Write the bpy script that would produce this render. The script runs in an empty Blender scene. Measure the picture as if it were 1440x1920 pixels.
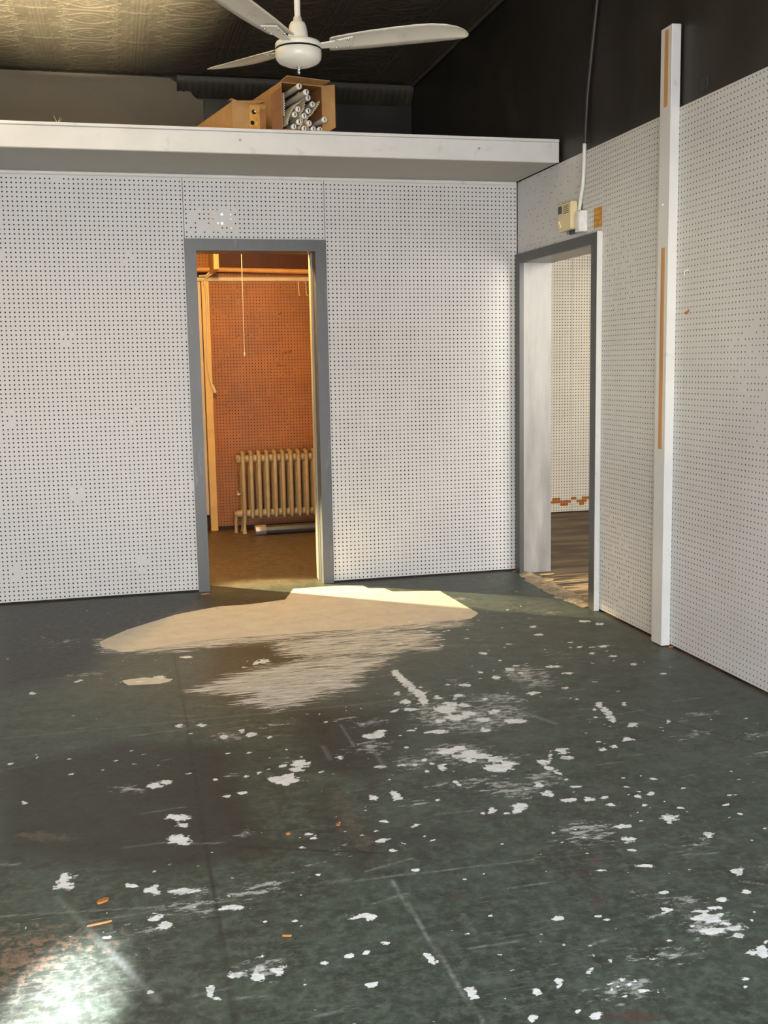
import bpy, math, random
import numpy as np
from mathutils import Vector, Matrix
random.seed(7); rng = np.random.default_rng(7)
S = bpy.context.scene
COL = S.collection

# ------------------------------------------------------------------ camera
CAM = (-2.4711, -6.4360, 1.3420); YAW, PITCH, ROLL, FPX = 0.24106, -0.13715, -0.01820, 2007.0
cy, sy, cp, sp = math.cos(YAW), math.sin(YAW), math.cos(PITCH), math.sin(PITCH)
fwd = Vector((sy*cp, cy*cp, sp)); rgt = Vector((cy, -sy, 0)); up = rgt.cross(fwd)
cr, sr = math.cos(ROLL), math.sin(ROLL)
rgt, up = cr*rgt + sr*up, -sr*rgt + cr*up
cd = bpy.data.cameras.new('camera'); cam = bpy.data.objects.new('camera', cd); COL.objects.link(cam)
cd.sensor_fit = 'VERTICAL'; cd.sensor_height = 36.0; cd.lens = FPX/1920*36; cd.clip_start = 0.05
cam.matrix_world = Matrix(((rgt.x, up.x, -fwd.x, CAM[0]), (rgt.y, up.y, -fwd.y, CAM[1]), (rgt.z, up.z, -fwd.z, CAM[2]), (0, 0, 0, 1)))
S.camera = cam

# ------------------------------------------------------------------ world, lights, exposure
S.view_settings.view_transform = 'Standard'; S.view_settings.look = 'None'
S.view_settings.gamma = 1.0; S.view_settings.use_curve_mapping = False
S.view_settings.exposure = 0.60
S.cycles.max_bounces = 6; S.cycles.diffuse_bounces = 4; S.cycles.glossy_bounces = 3
S.cycles.adaptive_threshold = 0.03; S.cycles.use_denoising = True; S.cycles.caustics_reflective = False; S.cycles.caustics_refractive = False
w = bpy.data.worlds.new('sky'); S.world = w; w.use_nodes = True
w.node_tree.nodes['Background'].inputs[0].default_value = (0.55, 0.72, 1.0, 1); w.node_tree.nodes['Background'].inputs[1].default_value = 1.0

def lamp(name, kind, loc, target, power, color, **kw):
    l = bpy.data.lights.new(name, kind); l.energy = power; l.color = color
    for k, v in kw.items(): setattr(l, k, v)
    o = bpy.data.objects.new(name, l); COL.objects.link(o); o.location = loc
    if target is not None:
        o.rotation_euler = (Vector(target)-Vector(loc)).to_track_quat('-Z', 'Y').to_euler()
    return o
# storefront daylight (the glazed shopfront is behind the camera): street level neutral, high sky blue
lamp('daylight_shopfront', 'AREA', (-2.5, -8.55, 1.45), (-2.5, 0, 1.35), 190, (1.0, 0.975, 0.94), shape='RECTANGLE', size=3.7, size_y=2.3)
lamp('sky_over_street', 'AREA', (-2.6, -12.0, 4.3), (-2.3, -5.5, 0.6), 900, (0.58, 0.75, 1.0), shape='RECTANGLE', size=7.0, size_y=2.6)
# sunlit pavement outside throws warm light up through the glass
lamp('pavement_bounce', 'AREA', (-3.4, -8.50, 0.45), (-3.0, -0.5, 3.2), 75, (1.0, 0.88, 0.66), shape='RECTANGLE', size=2.0, size_y=0.5)
# spots added at the shopfront for reflected sun patches on ceiling, floor and wall
lamp('glint_ceiling', 'SPOT', (-4.0, -8.55, 0.04), (-3.1, -1.6, 3.6), 100000, (1.0, 0.84, 0.55), spot_size=math.radians(19), spot_blend=1.0, shadow_soft_size=0.05)
lamp('glint_floor', 'SPOT', (-3.6, -8.4, 2.4), (-2.655, -4.23, 0.0), 21000, (0.95, 0.92, 1.0), spot_size=math.radians(3.6), spot_blend=1.0, shadow_soft_size=0.03)
lamp('glint_right_wall', 'SPOT', (-3.8, -8.4, 1.4), (0.0, -1.45, 1.55), 420, (1.0, 0.92, 0.70), spot_size=math.radians(13), spot_blend=1.0, shadow_soft_size=0.06)
# rear room: bare warm bulb out of sight behind the partition, and a low sun from its far side window
lamp('rear_window_sun', 'SPOT', (-4.3, 2.1, 1.75), (-1.18, -0.42, 0.0), 3200, (1.0, 0.80, 0.42), spot_size=math.radians(13), spot_blend=0.45, shadow_soft_size=0.06)
# side room daylight: its own shopfront, and a brighter high pane that shines through the doorway onto the corner
lamp('daylight_side_room', 'AREA', (1.9, -3.6, 1.5), (1.4, 2.4, 1.2), 62, (1.0, 0.95, 0.86), shape='RECTANGLE', size=2.4, size_y=1.6)
lamp('side_room_high_pane', 'AREA', (0.80, -3.5, 2.10), (-0.1, 0.0, 1.2), 42, (1.0, 0.94, 0.80), shape='RECTANGLE', size=0.5, size_y=0.4)

# ------------------------------------------------------------------ material helpers
class NT:
    def __init__(s, name):
        s.m = bpy.data.materials.new(name); s.m.use_nodes = True; s.t = s.m.node_tree
        s.b = s.t.nodes['Principled BSDF']
    def n(s, typ, **kw):
        nd = s.t.nodes.new(typ)
        for k, v in kw.items():
            if k == 'ins':
                for i, x in v.items(): s.put(nd.inputs[i], x)
            else: setattr(nd, k, v)
        return nd
    def put(s, inp, x):
        if isinstance(x, bpy.types.NodeSocket): s.t.links.new(x, inp)
        else: inp.default_value = x
    def co(s, scale=(1, 1, 1), rot=(0, 0, 0)):
        g = s.n('ShaderNodeTexCoord'); mp = s.n('ShaderNodeMapping', ins={0: g.outputs['Object']})
        mp.inputs['Scale'].default_value = scale; mp.inputs['Rotation'].default_value = rot
        return mp.outputs[0]
    def noise(s, scale, vec=None, detail=4, rough=0.55, dist=0.0):
        nd = s.n('ShaderNodeTexNoise'); s.put(nd.inputs['Vector'], vec if vec is not None else s.co())
        nd.inputs['Scale'].default_value = scale; nd.inputs['Detail'].default_value = detail
        nd.inputs['Roughness'].default_value = rough; nd.inputs['Distortion'].default_value = dist
        return nd.outputs[0]
    def mr(s, x, a, b, c=0.0, d=1.0, smooth=False):
        nd = s.n('ShaderNodeMapRange'); nd.clamp = True
        if smooth: nd.interpolation_type = 'SMOOTHSTEP'
        s.put(nd.inputs[0], x)
        for i, q in enumerate((a, b, c, d)): s.put(nd.inputs[i+1], q)
        return nd.outputs[0]
    def ma(s, op, a, b=0.0, c=0.0):
        nd = s.n('ShaderNodeMath', operation=op)
        s.put(nd.inputs[0], a); s.put(nd.inputs[1], b)
        if op == 'MULTIPLY_ADD': s.put(nd.inputs[2], c)
        return nd.outputs[0]
    def mix(s, f, a, b):
        nd = s.n('ShaderNodeMix', data_type='RGBA')
        s.put(nd.inputs['Factor'], f)
        for i, q in ((6, a), (7, b)):
            s.put(nd.inputs[i], q if isinstance(q, bpy.types.NodeSocket) else (*q[:3], 1))
        return nd.outputs[2]
    def attr(s, name): return s.n('ShaderNodeAttribute', attribute_name=name).outputs['Fac']
    def bump(s, h, strength=0.3, dist=0.01):
        nd = s.n('ShaderNodeBump'); nd.inputs['Strength'].default_value = strength; nd.inputs['Distance'].default_value = dist
        s.put(nd.inputs['Height'], h); s.t.links.new(nd.outputs[0], s.b.inputs['Normal'])
    def out(s, color=None, rough=0.5, metal=0.0, spec=0.5):
        if color is not None: s.put(s.b.inputs['Base Color'], color if isinstance(color, bpy.types.NodeSocket) else (*color[:3], 1))
        s.put(s.b.inputs['Roughness'], rough); s.b.inputs['Metallic'].default_value = metal
        s.b.inputs['Specular IOR Level'].default_value = spec
        return s.m

def paint(name, c, var=0.12, scale=6, rough=0.45, spec=0.5, dirt=None, metal=0.0, stretch=(1, 1, 1), bump=0.0):
    t = NT(name); nz = t.noise(scale, t.co(stretch))
    lo = tuple(x*(1-var) for x in c); hi = tuple(min(1, x*(1+var)) for x in c)
    col = t.mix(t.mr(nz, 0.3, 0.7), lo, hi)
    if dirt:
        d = t.mr(t.noise(scale*2.3, t.co(stretch), 6, 0.65), 0.60, 0.72)
        col = t.mix(d, col, dirt)
    if bump: t.bump(t.noise(scale*8, t.co(stretch)), bump, 0.004)
    return t.out(col, t.mr(nz, 0.2, 0.8, rough-0.06, rough+0.1), metal, spec)

M = {}
M['peg_white'] = paint('grey_white_pegboard_paint', (0.60, 0.60, 0.605), 0.05, 2.2, 0.42, 0.4)
M['peg_cream'] = paint('cream_pegboard_paint', (0.72, 0.69, 0.63), 0.05, 3, 0.5, 0.3)
M['peg_red'] = paint('red_brown_hardboard', (0.34, 0.145, 0.055), 0.16, 3, 0.5, 0.3, dirt=(0.26, 0.11, 0.045))
M['peg_dark'] = paint('darker_red_hardboard', (0.075, 0.020, 0.009), 0.2, 3, 0.5, 0.3)  # darker red than the rear board below the pipe
M['hardboard'] = paint('bare_hardboard', (0.42, 0.17, 0.05), 0.2, 30, 0.7, 0.2)
M['hardboard_tan'] = paint('torn_tan_hardboard', (0.58, 0.30, 0.07), 0.25, 40, 0.7, 0.2)
M['cavity'] = paint('dark_board_behind_pegboard', (0.05, 0.04, 0.035), 0.2, 5, 0.9, 0.1)
M['black'] = paint('black_wall_paint', (0.026, 0.0235, 0.0215), 0.3, 3, 0.42, 0.35, bump=0.05)
M['tin'] = paint('dark_painted_tin', (0.085, 0.075, 0.058), 0.15, 5, 0.36, 0.5)
M['tin_dark'] = paint('darker_tin', (0.040, 0.035, 0.028), 0.2, 6, 0.5, 0.4)  # cornice tin, darker than the ceiling tin
M['raw_edge'] = paint('raw_hole_edge', (0.20, 0.155, 0.12), 0.1, 10, 0.8, 0.1)
M['panel_dark'] = paint('dark_brown_grey_panel', (0.20, 0.172, 0.128), 0.10, 3, 0.6, 0.3)
M['white'] = paint('off_white_gloss_paint', (0.66, 0.66, 0.655), 0.05, 5, 0.35, 0.5, dirt=(0.55, 0.54, 0.52))
M['soffit'] = paint('grey_soffit_paint', (0.42, 0.42, 0.40), 0.05, 4, 0.55, 0.3)
M['casing'] = paint('slate_grey_trim_paint', (0.098, 0.104, 0.114), 0.15, 9, 0.38, 0.5, dirt=(0.15, 0.16, 0.17), stretch=(1, 1, 0.25))
M['casing_dark'] = paint('darker_grey_trim', (0.060, 0.061, 0.062), 0.15, 9, 0.38, 0.5, stretch=(1, 1, 0.25))  # right door casing, darker grey than the left one
M['jambboard'] = paint('pale_grey_worn_board', (0.25, 0.245, 0.245), 0.25, 7, 0.35, 0.5, stretch=(2, 2, 0.35))
M['cream_trim'] = paint('cream_trim_paint', (0.62, 0.55, 0.40), 0.08, 8, 0.45, 0.4, stretch=(1, 1, 0.2))
M['stop_grey'] = paint('grey_beige_stop_paint', (0.30, 0.28, 0.24), 0.15, 9, 0.4, 0.5, stretch=(1, 1, 0.2))
M['yellow_trim'] = paint('yellowed_trim_paint', (0.74, 0.52, 0.19), 0.08, 8, 0.45, 0.4)
M['barewood'] = paint('bare_tan_wood', (0.50, 0.27, 0.115), 0.2, 30, 0.6, 0.2, stretch=(1, 1, 0.06))
M['palewood'] = paint('pale_split_wood', (0.66, 0.45, 0.22), 0.2, 20, 0.65, 0.2)
M['cardboard'] = paint('brown_cardboard', (0.43, 0.245, 0.105), 0.12, 12, 0.8, 0.15)
M['cardboard_shaded'] = paint('shaded_cardboard', (0.30, 0.135, 0.055), 0.15, 12, 0.85, 0.1)  # cardboard darkened to paint in the shade on inner faces
M['liner'] = paint('pale_corrugated_paper', (0.66, 0.57, 0.40), 0.2, 60, 0.85, 0.1)
M['glass'] = paint('frosted_tube_glass', (0.42, 0.41, 0.40), 0.05, 5, 0.25, 0.6)
M['cap'] = paint('silver_tube_cap', (0.86, 0.85, 0.84), 0.05, 5, 0.35, 0.6, metal=0.25)
M['darkhole'] = paint('dark_recess', (0.015, 0.013, 0.012), 0.1, 5, 0.8, 0.1)
M['fan'] = paint('white_fan_enamel', (0.70, 0.67, 0.60), 0.05, 6, 0.32, 0.5)
M['fan_blade'] = paint('ivory_fan_blade', (0.66, 0.62, 0.54), 0.07, 5, 0.38, 0.5, dirt=(0.50, 0.45, 0.37))
M['chrome'] = paint('chrome', (0.6, 0.6, 0.6), 0.05, 5, 0.2, 0.6, metal=1.0)
M['radiator'] = paint('tan_radiator_paint', (0.42, 0.33, 0.185), 0.12, 12, 0.42, 0.5)
M['plastic_cream'] = paint('cream_plastic', (0.72, 0.60, 0.36), 0.04, 10, 0.38, 0.5)
M['plastic_black'] = paint('black_plastic', (0.03, 0.035, 0.045), 0.1, 10, 0.35, 0.5)
M['marble_white'] = paint('smeared_white_plastic', (0.74, 0.73, 0.73), 0.1, 30, 0.4, 0.5)
M['cable'] = paint('cream_cable_sheath', (0.72, 0.62, 0.40), 0.05, 10, 0.5, 0.4)
M['orange_pipe'] = paint('painted_orange_pipe', (0.66, 0.36, 0.12), 0.1, 10, 0.4, 0.5)
M['string'] = paint('cotton_cord', (0.66, 0.56, 0.38), 0.1, 40, 0.9, 0.1)
M['darkpipe'] = paint('dark_sheet_metal', (0.05, 0.05, 0.045), 0.3, 8, 0.4, 0.5)
M['galv'] = paint('dull_bright_metal', (0.45, 0.41, 0.35), 0.2, 12, 0.38, 0.5, metal=0.6)
M['plaster'] = paint('plain_plaster', (0.55, 0.54, 0.52), 0.06, 4, 0.7, 0.2)
M['leftwall'] = paint('pale_painted_side_wall', (0.40, 0.39, 0.375), 0.06, 4, 0.5, 0.3)
M['rear_wall_plain'] = paint('tan_rear_wall', (0.50, 0.30, 0.13), 0.1, 4, 0.6, 0.3)
M['twig'] = paint('dry_straw', (0.45, 0.38, 0.25), 0.2, 40, 0.8, 0.1)

# ------------------------------------------------------------------ mesh helpers
class MB:
    """collects shapes in world coordinates; build() links them as one mesh under a parent"""
    def __init__(s): s.v = []; s.f = []; s.mi = []; s.sm = []
    def add(s, vs, fs, mi=0, smooth=False):
        o = len(s.v); s.v += [tuple(q) for q in vs]
        for f in fs: s.f.append(tuple(o+i for i in f)); s.mi.append(mi); s.sm.append(smooth)
        return s
    def box(s, a, b, mi=0, fr=None):
        x0, y0, z0 = a; x1, y1, z1 = b
        vs = [(x0,y0,z0),(x1,y0,z0),(x1,y1,z0),(x0,y1,z0),(x0,y0,z1),(x1,y0,z1),(x1,y1,z1),(x0,y1,z1)]
        if fr: vs = [fr(q) for q in vs]
        return s.add(vs, [(0,3,2,1),(4,5,6,7),(0,1,5,4),(1,2,6,5),(2,3,7,6),(3,0,4,7)], mi)
    def bbox(s, a, b, r=0.003, mi=0, fr=None):
        """box with chamfered edges: hull of three inset boxes"""
        x0, y0, z0 = a; x1, y1, z1 = b
        r = min(r, (x1-x0)/2.2, (y1-y0)/2.2, (z1-z0)/2.2)
        P = {}; vs = []
        for ix, x in enumerate((x0, x1)):
            for iy, y in enumerate((y0, y1)):
                for iz, z in enumerate((z0, z1)):
                    sx, sy_, sz = (1-2*ix)*r, (1-2*iy)*r, (1-2*iz)*r
                    for ax, q in enumerate(((x, y+sy_, z+sz), (x+sx, y, z+sz), (x+sx, y+sy_, z))):
                        P[ix, iy, iz, ax] = len(vs); vs.append(q)
        fs = []
        for ax in range(3):
            for sd in (0, 1):
                k = []
                for (p, q) in ((0,0),(1,0),(1,1),(0,1)):
                    c = [0,0,0]; c[ax] = sd; c[(ax+1)%3] = p; c[(ax+2)%3] = q; k.append(P[c[0],c[1],c[2],ax])
                fs.append(tuple(k) if sd else tuple(k[::-1]))
        for ax in range(3):
            b1, b2 = (ax+1)%3, (ax+2)%3
            for p in (0, 1):
                for q in (0, 1):
                    c0 = [0,0,0]; c0[b1] = p; c0[b2] = q; c1 = list(c0); c1[ax] = 1
                    f = (P[(*c0, b1)], P[(*c1, b1)], P[(*c1, b2)], P[(*c0, b2)])
                    fs.append(f if p != q else f[::-1])
        for ix in (0,1):
            for iy in (0,1):
                for iz in (0,1):
                    f = (P[ix,iy,iz,0], P[ix,iy,iz,1], P[ix,iy,iz,2]); fs.append(f if (ix+iy+iz) % 2 else f[::-1])
        if fr: vs = [fr(q) for q in vs]
        return s.add(vs, fs, mi)
    def lathe(s, prof, c=(0,0,0), n=32, mi=0, axis=(0,0,1), cap=True, smooth=True):
        """prof: list of (radius, height along axis)"""
        a = Vector(axis).normalized(); t = a.orthogonal().normalized(); b = a.cross(t); c = Vector(c)
        vs = []; fs = []
        for r, h in prof:
            for k in range(n):
                th = 2*math.pi*k/n; vs.append(c + a*h + (t*math.cos(th)+b*math.sin(th))*r)
        for i in range(len(prof)-1):
            for k in range(n):
                k2 = (k+1) % n; fs.append((i*n+k, i*n+k2, (i+1)*n+k2, (i+1)*n+k))
        s.add(vs, fs, mi, smooth)
        if cap:
            s.add(vs[:n], [tuple(range(n))[::-1]], mi); s.add(vs[-n:], [tuple(range(n))], mi)
        return s
    def tube(s, pts, r, n=10, mi=0, cap=True):
        pts = [Vector(p) for p in pts]; vs = []; fs = []; t0 = None
        for i, p in enumerate(pts):
            d = (pts[min(i+1, len(pts)-1)] - pts[max(i-1, 0)]).normalized()
            if t0 is None: t0 = d.orthogonal().normalized()
            t0 = (t0 - d*t0.dot(d)).normalized(); b = d.cross(t0)
            rr = r[i] if isinstance(r, (list, tuple)) else r
            for k in range(n):
                th = 2*math.pi*k/n; vs.append(p + (t0*math.cos(th)+b*math.sin(th))*rr)
        for i in range(len(pts)-1):
            for k in range(n):
                k2 = (k+1) % n; fs.append((i*n+k, i*n+k2, (i+1)*n+k2, (i+1)*n+k))
        s.add(vs, fs, mi, True)
        if cap: s.add(vs[:n], [tuple(range(n))[::-1]], mi); s.add(vs[-n:], [tuple(range(n))], mi)
        return s
    def prism(s, poly, d, mi=0):
        """poly: 3-D outline points, extruded by vector d"""
        n = len(poly); P = [Vector(p) for p in poly]; d = Vector(d)
        return s.add(P + [p+d for p in P], [tuple(range(n))[::-1], tuple(range(n, 2*n))] + [(i, (i+1) % n, n+(i+1) % n, n+i) for i in range(n)], mi)
    def build(s, name, mats, parent=None, origin=None):
        if not isinstance(mats, (list, tuple)): mats = [mats]
        off = Vector(origin) if origin is not None else (world_of(parent) if parent is not None else Vector((0, 0, 0)))
        me = bpy.data.meshes.new(name); me.from_pydata([tuple(Vector(q)-off) for q in s.v], [], s.f)
        for m in mats: me.materials.append(m)
        me.polygons.foreach_set('material_index', s.mi); me.polygons.foreach_set('use_smooth', s.sm)
        me.update()
        o = bpy.data.objects.new(name, me); COL.objects.link(o)
        if parent is not None: o.parent = parent; off2 = off - world_of(parent); o.location = off2
        else: o.location = off
        return o
def world_of(o):
    p = Vector(o.location)
    while o.parent: o = o.parent; p += Vector(o.location)
    return p
def tag(o, label, cat, group=None, kind=None):
    if label: o['label'] = label
    if cat: o['category'] = cat
    if group: o['group'] = group
    if kind: o['kind'] = kind
    return o
def empty(name, loc):
    o = bpy.data.objects.new(name, None); COL.objects.link(o); o.location = loc; o.empty_display_size = 0.1
    return o
def thing(name, label, cat, loc, group=None): return tag(empty(name, loc), label, cat, group)
def struct(o, label=None, cat=None): return tag(o, label, cat, kind='structure')
def np_mesh(name, V, loops, starts, totals, mats, mi=None, parent=None, smooth=False):
    me = bpy.data.meshes.new(name)
    me.vertices.add(len(V)); me.vertices.foreach_set('co', np.ascontiguousarray(V, dtype=np.float32).ravel())
    me.loops.add(len(loops)); me.loops.foreach_set('vertex_index', np.ascontiguousarray(loops, dtype=np.int32))
    me.polygons.add(len(starts)); me.polygons.foreach_set('loop_start', np.ascontiguousarray(starts, dtype=np.int32))
    me.polygons.foreach_set('loop_total', np.ascontiguousarray(totals, dtype=np.int32))
    for m in mats: me.materials.append(m)
    if mi is not None: me.polygons.foreach_set('material_index', np.ascontiguousarray(mi, dtype=np.int32))
    me.polygons.foreach_set('use_smooth', np.full(len(starts), smooth))
    me.update(calc_edges=True); me.validate()
    o = bpy.data.objects.new(name, me); COL.objects.link(o)
    if parent is not None: o.parent = parent
    return o

def pegboard(name, origin, U, Vd, W, H, parent, mats, matfn=None, fillfn=None, pitch=0.0254, r=0.0046, thick=0.0055):
    """hardboard sheet with real drilled holes. U x Vd points out of the face."""
    origin, U, Vd = np.array(origin, float), np.array(U, float), np.array(Vd, float); N = np.cross(U, Vd)
    nu, nv = max(1, int(round(W/pitch))), max(1, int(round(H/pitch))); pu, pv = W/nu, H/nv
    iu, iv = np.meshgrid(np.arange(nu), np.arange(nv), indexing='ij'); iu = iu.ravel(); iv = iv.ravel(); n = len(iu)
    cu, cv = (iu+0.5)*pu, (iv+0.5)*pv
    fill = fillfn(cu, cv) if fillfn else np.zeros(n, bool)
    mat = matfn(cu, cv).astype(int) if matfn else np.zeros(n, int)
    V, L, ST, TO, MI = [], [], [], [], []
    vo = lo = 0
    # corners: 0..3 ccw ; hole ring verts 4..11 (angles 0,45..), back ring 12..19
    cor = np.array([(-.5*pu, -.5*pv), (.5*pu, -.5*pv), (.5*pu, .5*pv), (-.5*pu, .5*pv)])
    ang = np.arange(8)*math.pi/4; ring = np.stack([np.cos(ang), np.sin(ang)], 1)*r
    loc = np.vstack([cor, ring, ring]); dep = np.r_[np.zeros(12), -np.full(8, thick)]
    h = np.where(~fill)[0]
    if len(h):
        uu = cu[h][:, None]+loc[None, :, 0]; vv = cv[h][:, None]+loc[None, :, 1]
        P = origin + uu[..., None]*U + vv[..., None]*Vd + dep[None, :, None]*N
        V.append(P.reshape(-1, 3))
        tri = []
        for k, (a, b, ha, hm, hb) in enumerate(((1, 2, 11, 4, 5), (2, 3, 5, 6, 7), (3, 0, 7, 8, 9), (0, 1, 9, 10, 11))):
            tri += [(a, b, hm), (a, hm, ha), (b, hb, hm)]
        quad = [(4+k, 4+(k+1) % 8, 12+(k+1) % 8, 12+k) for k in range(8)]
        T = np.array(tri).ravel(); Q = np.array(quad).ravel(); pat = np.r_[T, Q]
        L.append((np.arange(len(h))[:, None]*20 + pat[None]).ravel())
        tot = np.r_[np.full(12, 3), np.full(8, 4)]; st = np.r_[0, np.cumsum(tot)[:-1]]
        ST.append((np.arange(len(h))[:, None]*len(pat)+st[None]).ravel()); TO.append(np.tile(tot, len(h)))
        mm = np.repeat(mat[h], 20).reshape(-1, 20); mm[:, 12:] = len(mats); MI.append(mm.ravel()); vo = len(h)*20; lo = len(h)*len(pat)
    f = np.where(fill)[0]
    if len(f):
        uu = cu[f][:, None]+cor[None, :, 0]; vv = cv[f][:, None]+cor[None, :, 1]
        V.append((origin+uu[..., None]*U+vv[..., None]*Vd).reshape(-1, 3))
        L.append(vo+np.arange(len(f)*4)); ST.append(lo+np.arange(len(f))*4); TO.append(np.full(len(f), 4)); MI.append(mat[f])
        vo += len(f)*4; lo += len(f)*4
    # edges of the sheet
    e = np.array([origin, origin+W*U, origin+W*U+H*Vd, origin+H*Vd]); e = np.vstack([e, e-thick*N])
    V.append(e); L.append(vo+np.array([0,4,5,1, 1,5,6,2, 2,6,7,3, 3,7,4,0])); ST.append(lo+np.arange(4)*4); TO.append(np.full(4, 4)); MI.append(np.zeros(4, int))
    o = np_mesh(name, np.vstack(V), np.concatenate(L), np.concatenate(ST), np.concatenate(TO), list(mats)+[M['raw_edge']], np.concatenate(MI), parent)
    if parent is not None: o.location = -world_of(parent)
    return o

def grid_mesh(name, xs, ys, Zf, mats, parent=None, smooth=True, flip=False):
    nx, ny = len(xs), len(ys); X, Y = np.meshgrid(xs, ys, indexing='ij')
    V = np.stack([X, Y, Zf(X, Y)], -1).reshape(-1, 3)
    i, j = np.meshgrid(np.arange(nx-1), np.arange(ny-1), indexing='ij'); a = (i*ny+j).ravel()
    q = np.stack([a, a+ny, a+ny+1, a+1], 1)
    if flip: q = q[:, ::-1]
    return np_mesh(name, V, q.ravel(), np.arange(len(q))*4, np.full(len(q), 4), mats, None, parent, smooth), X, Y

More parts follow.
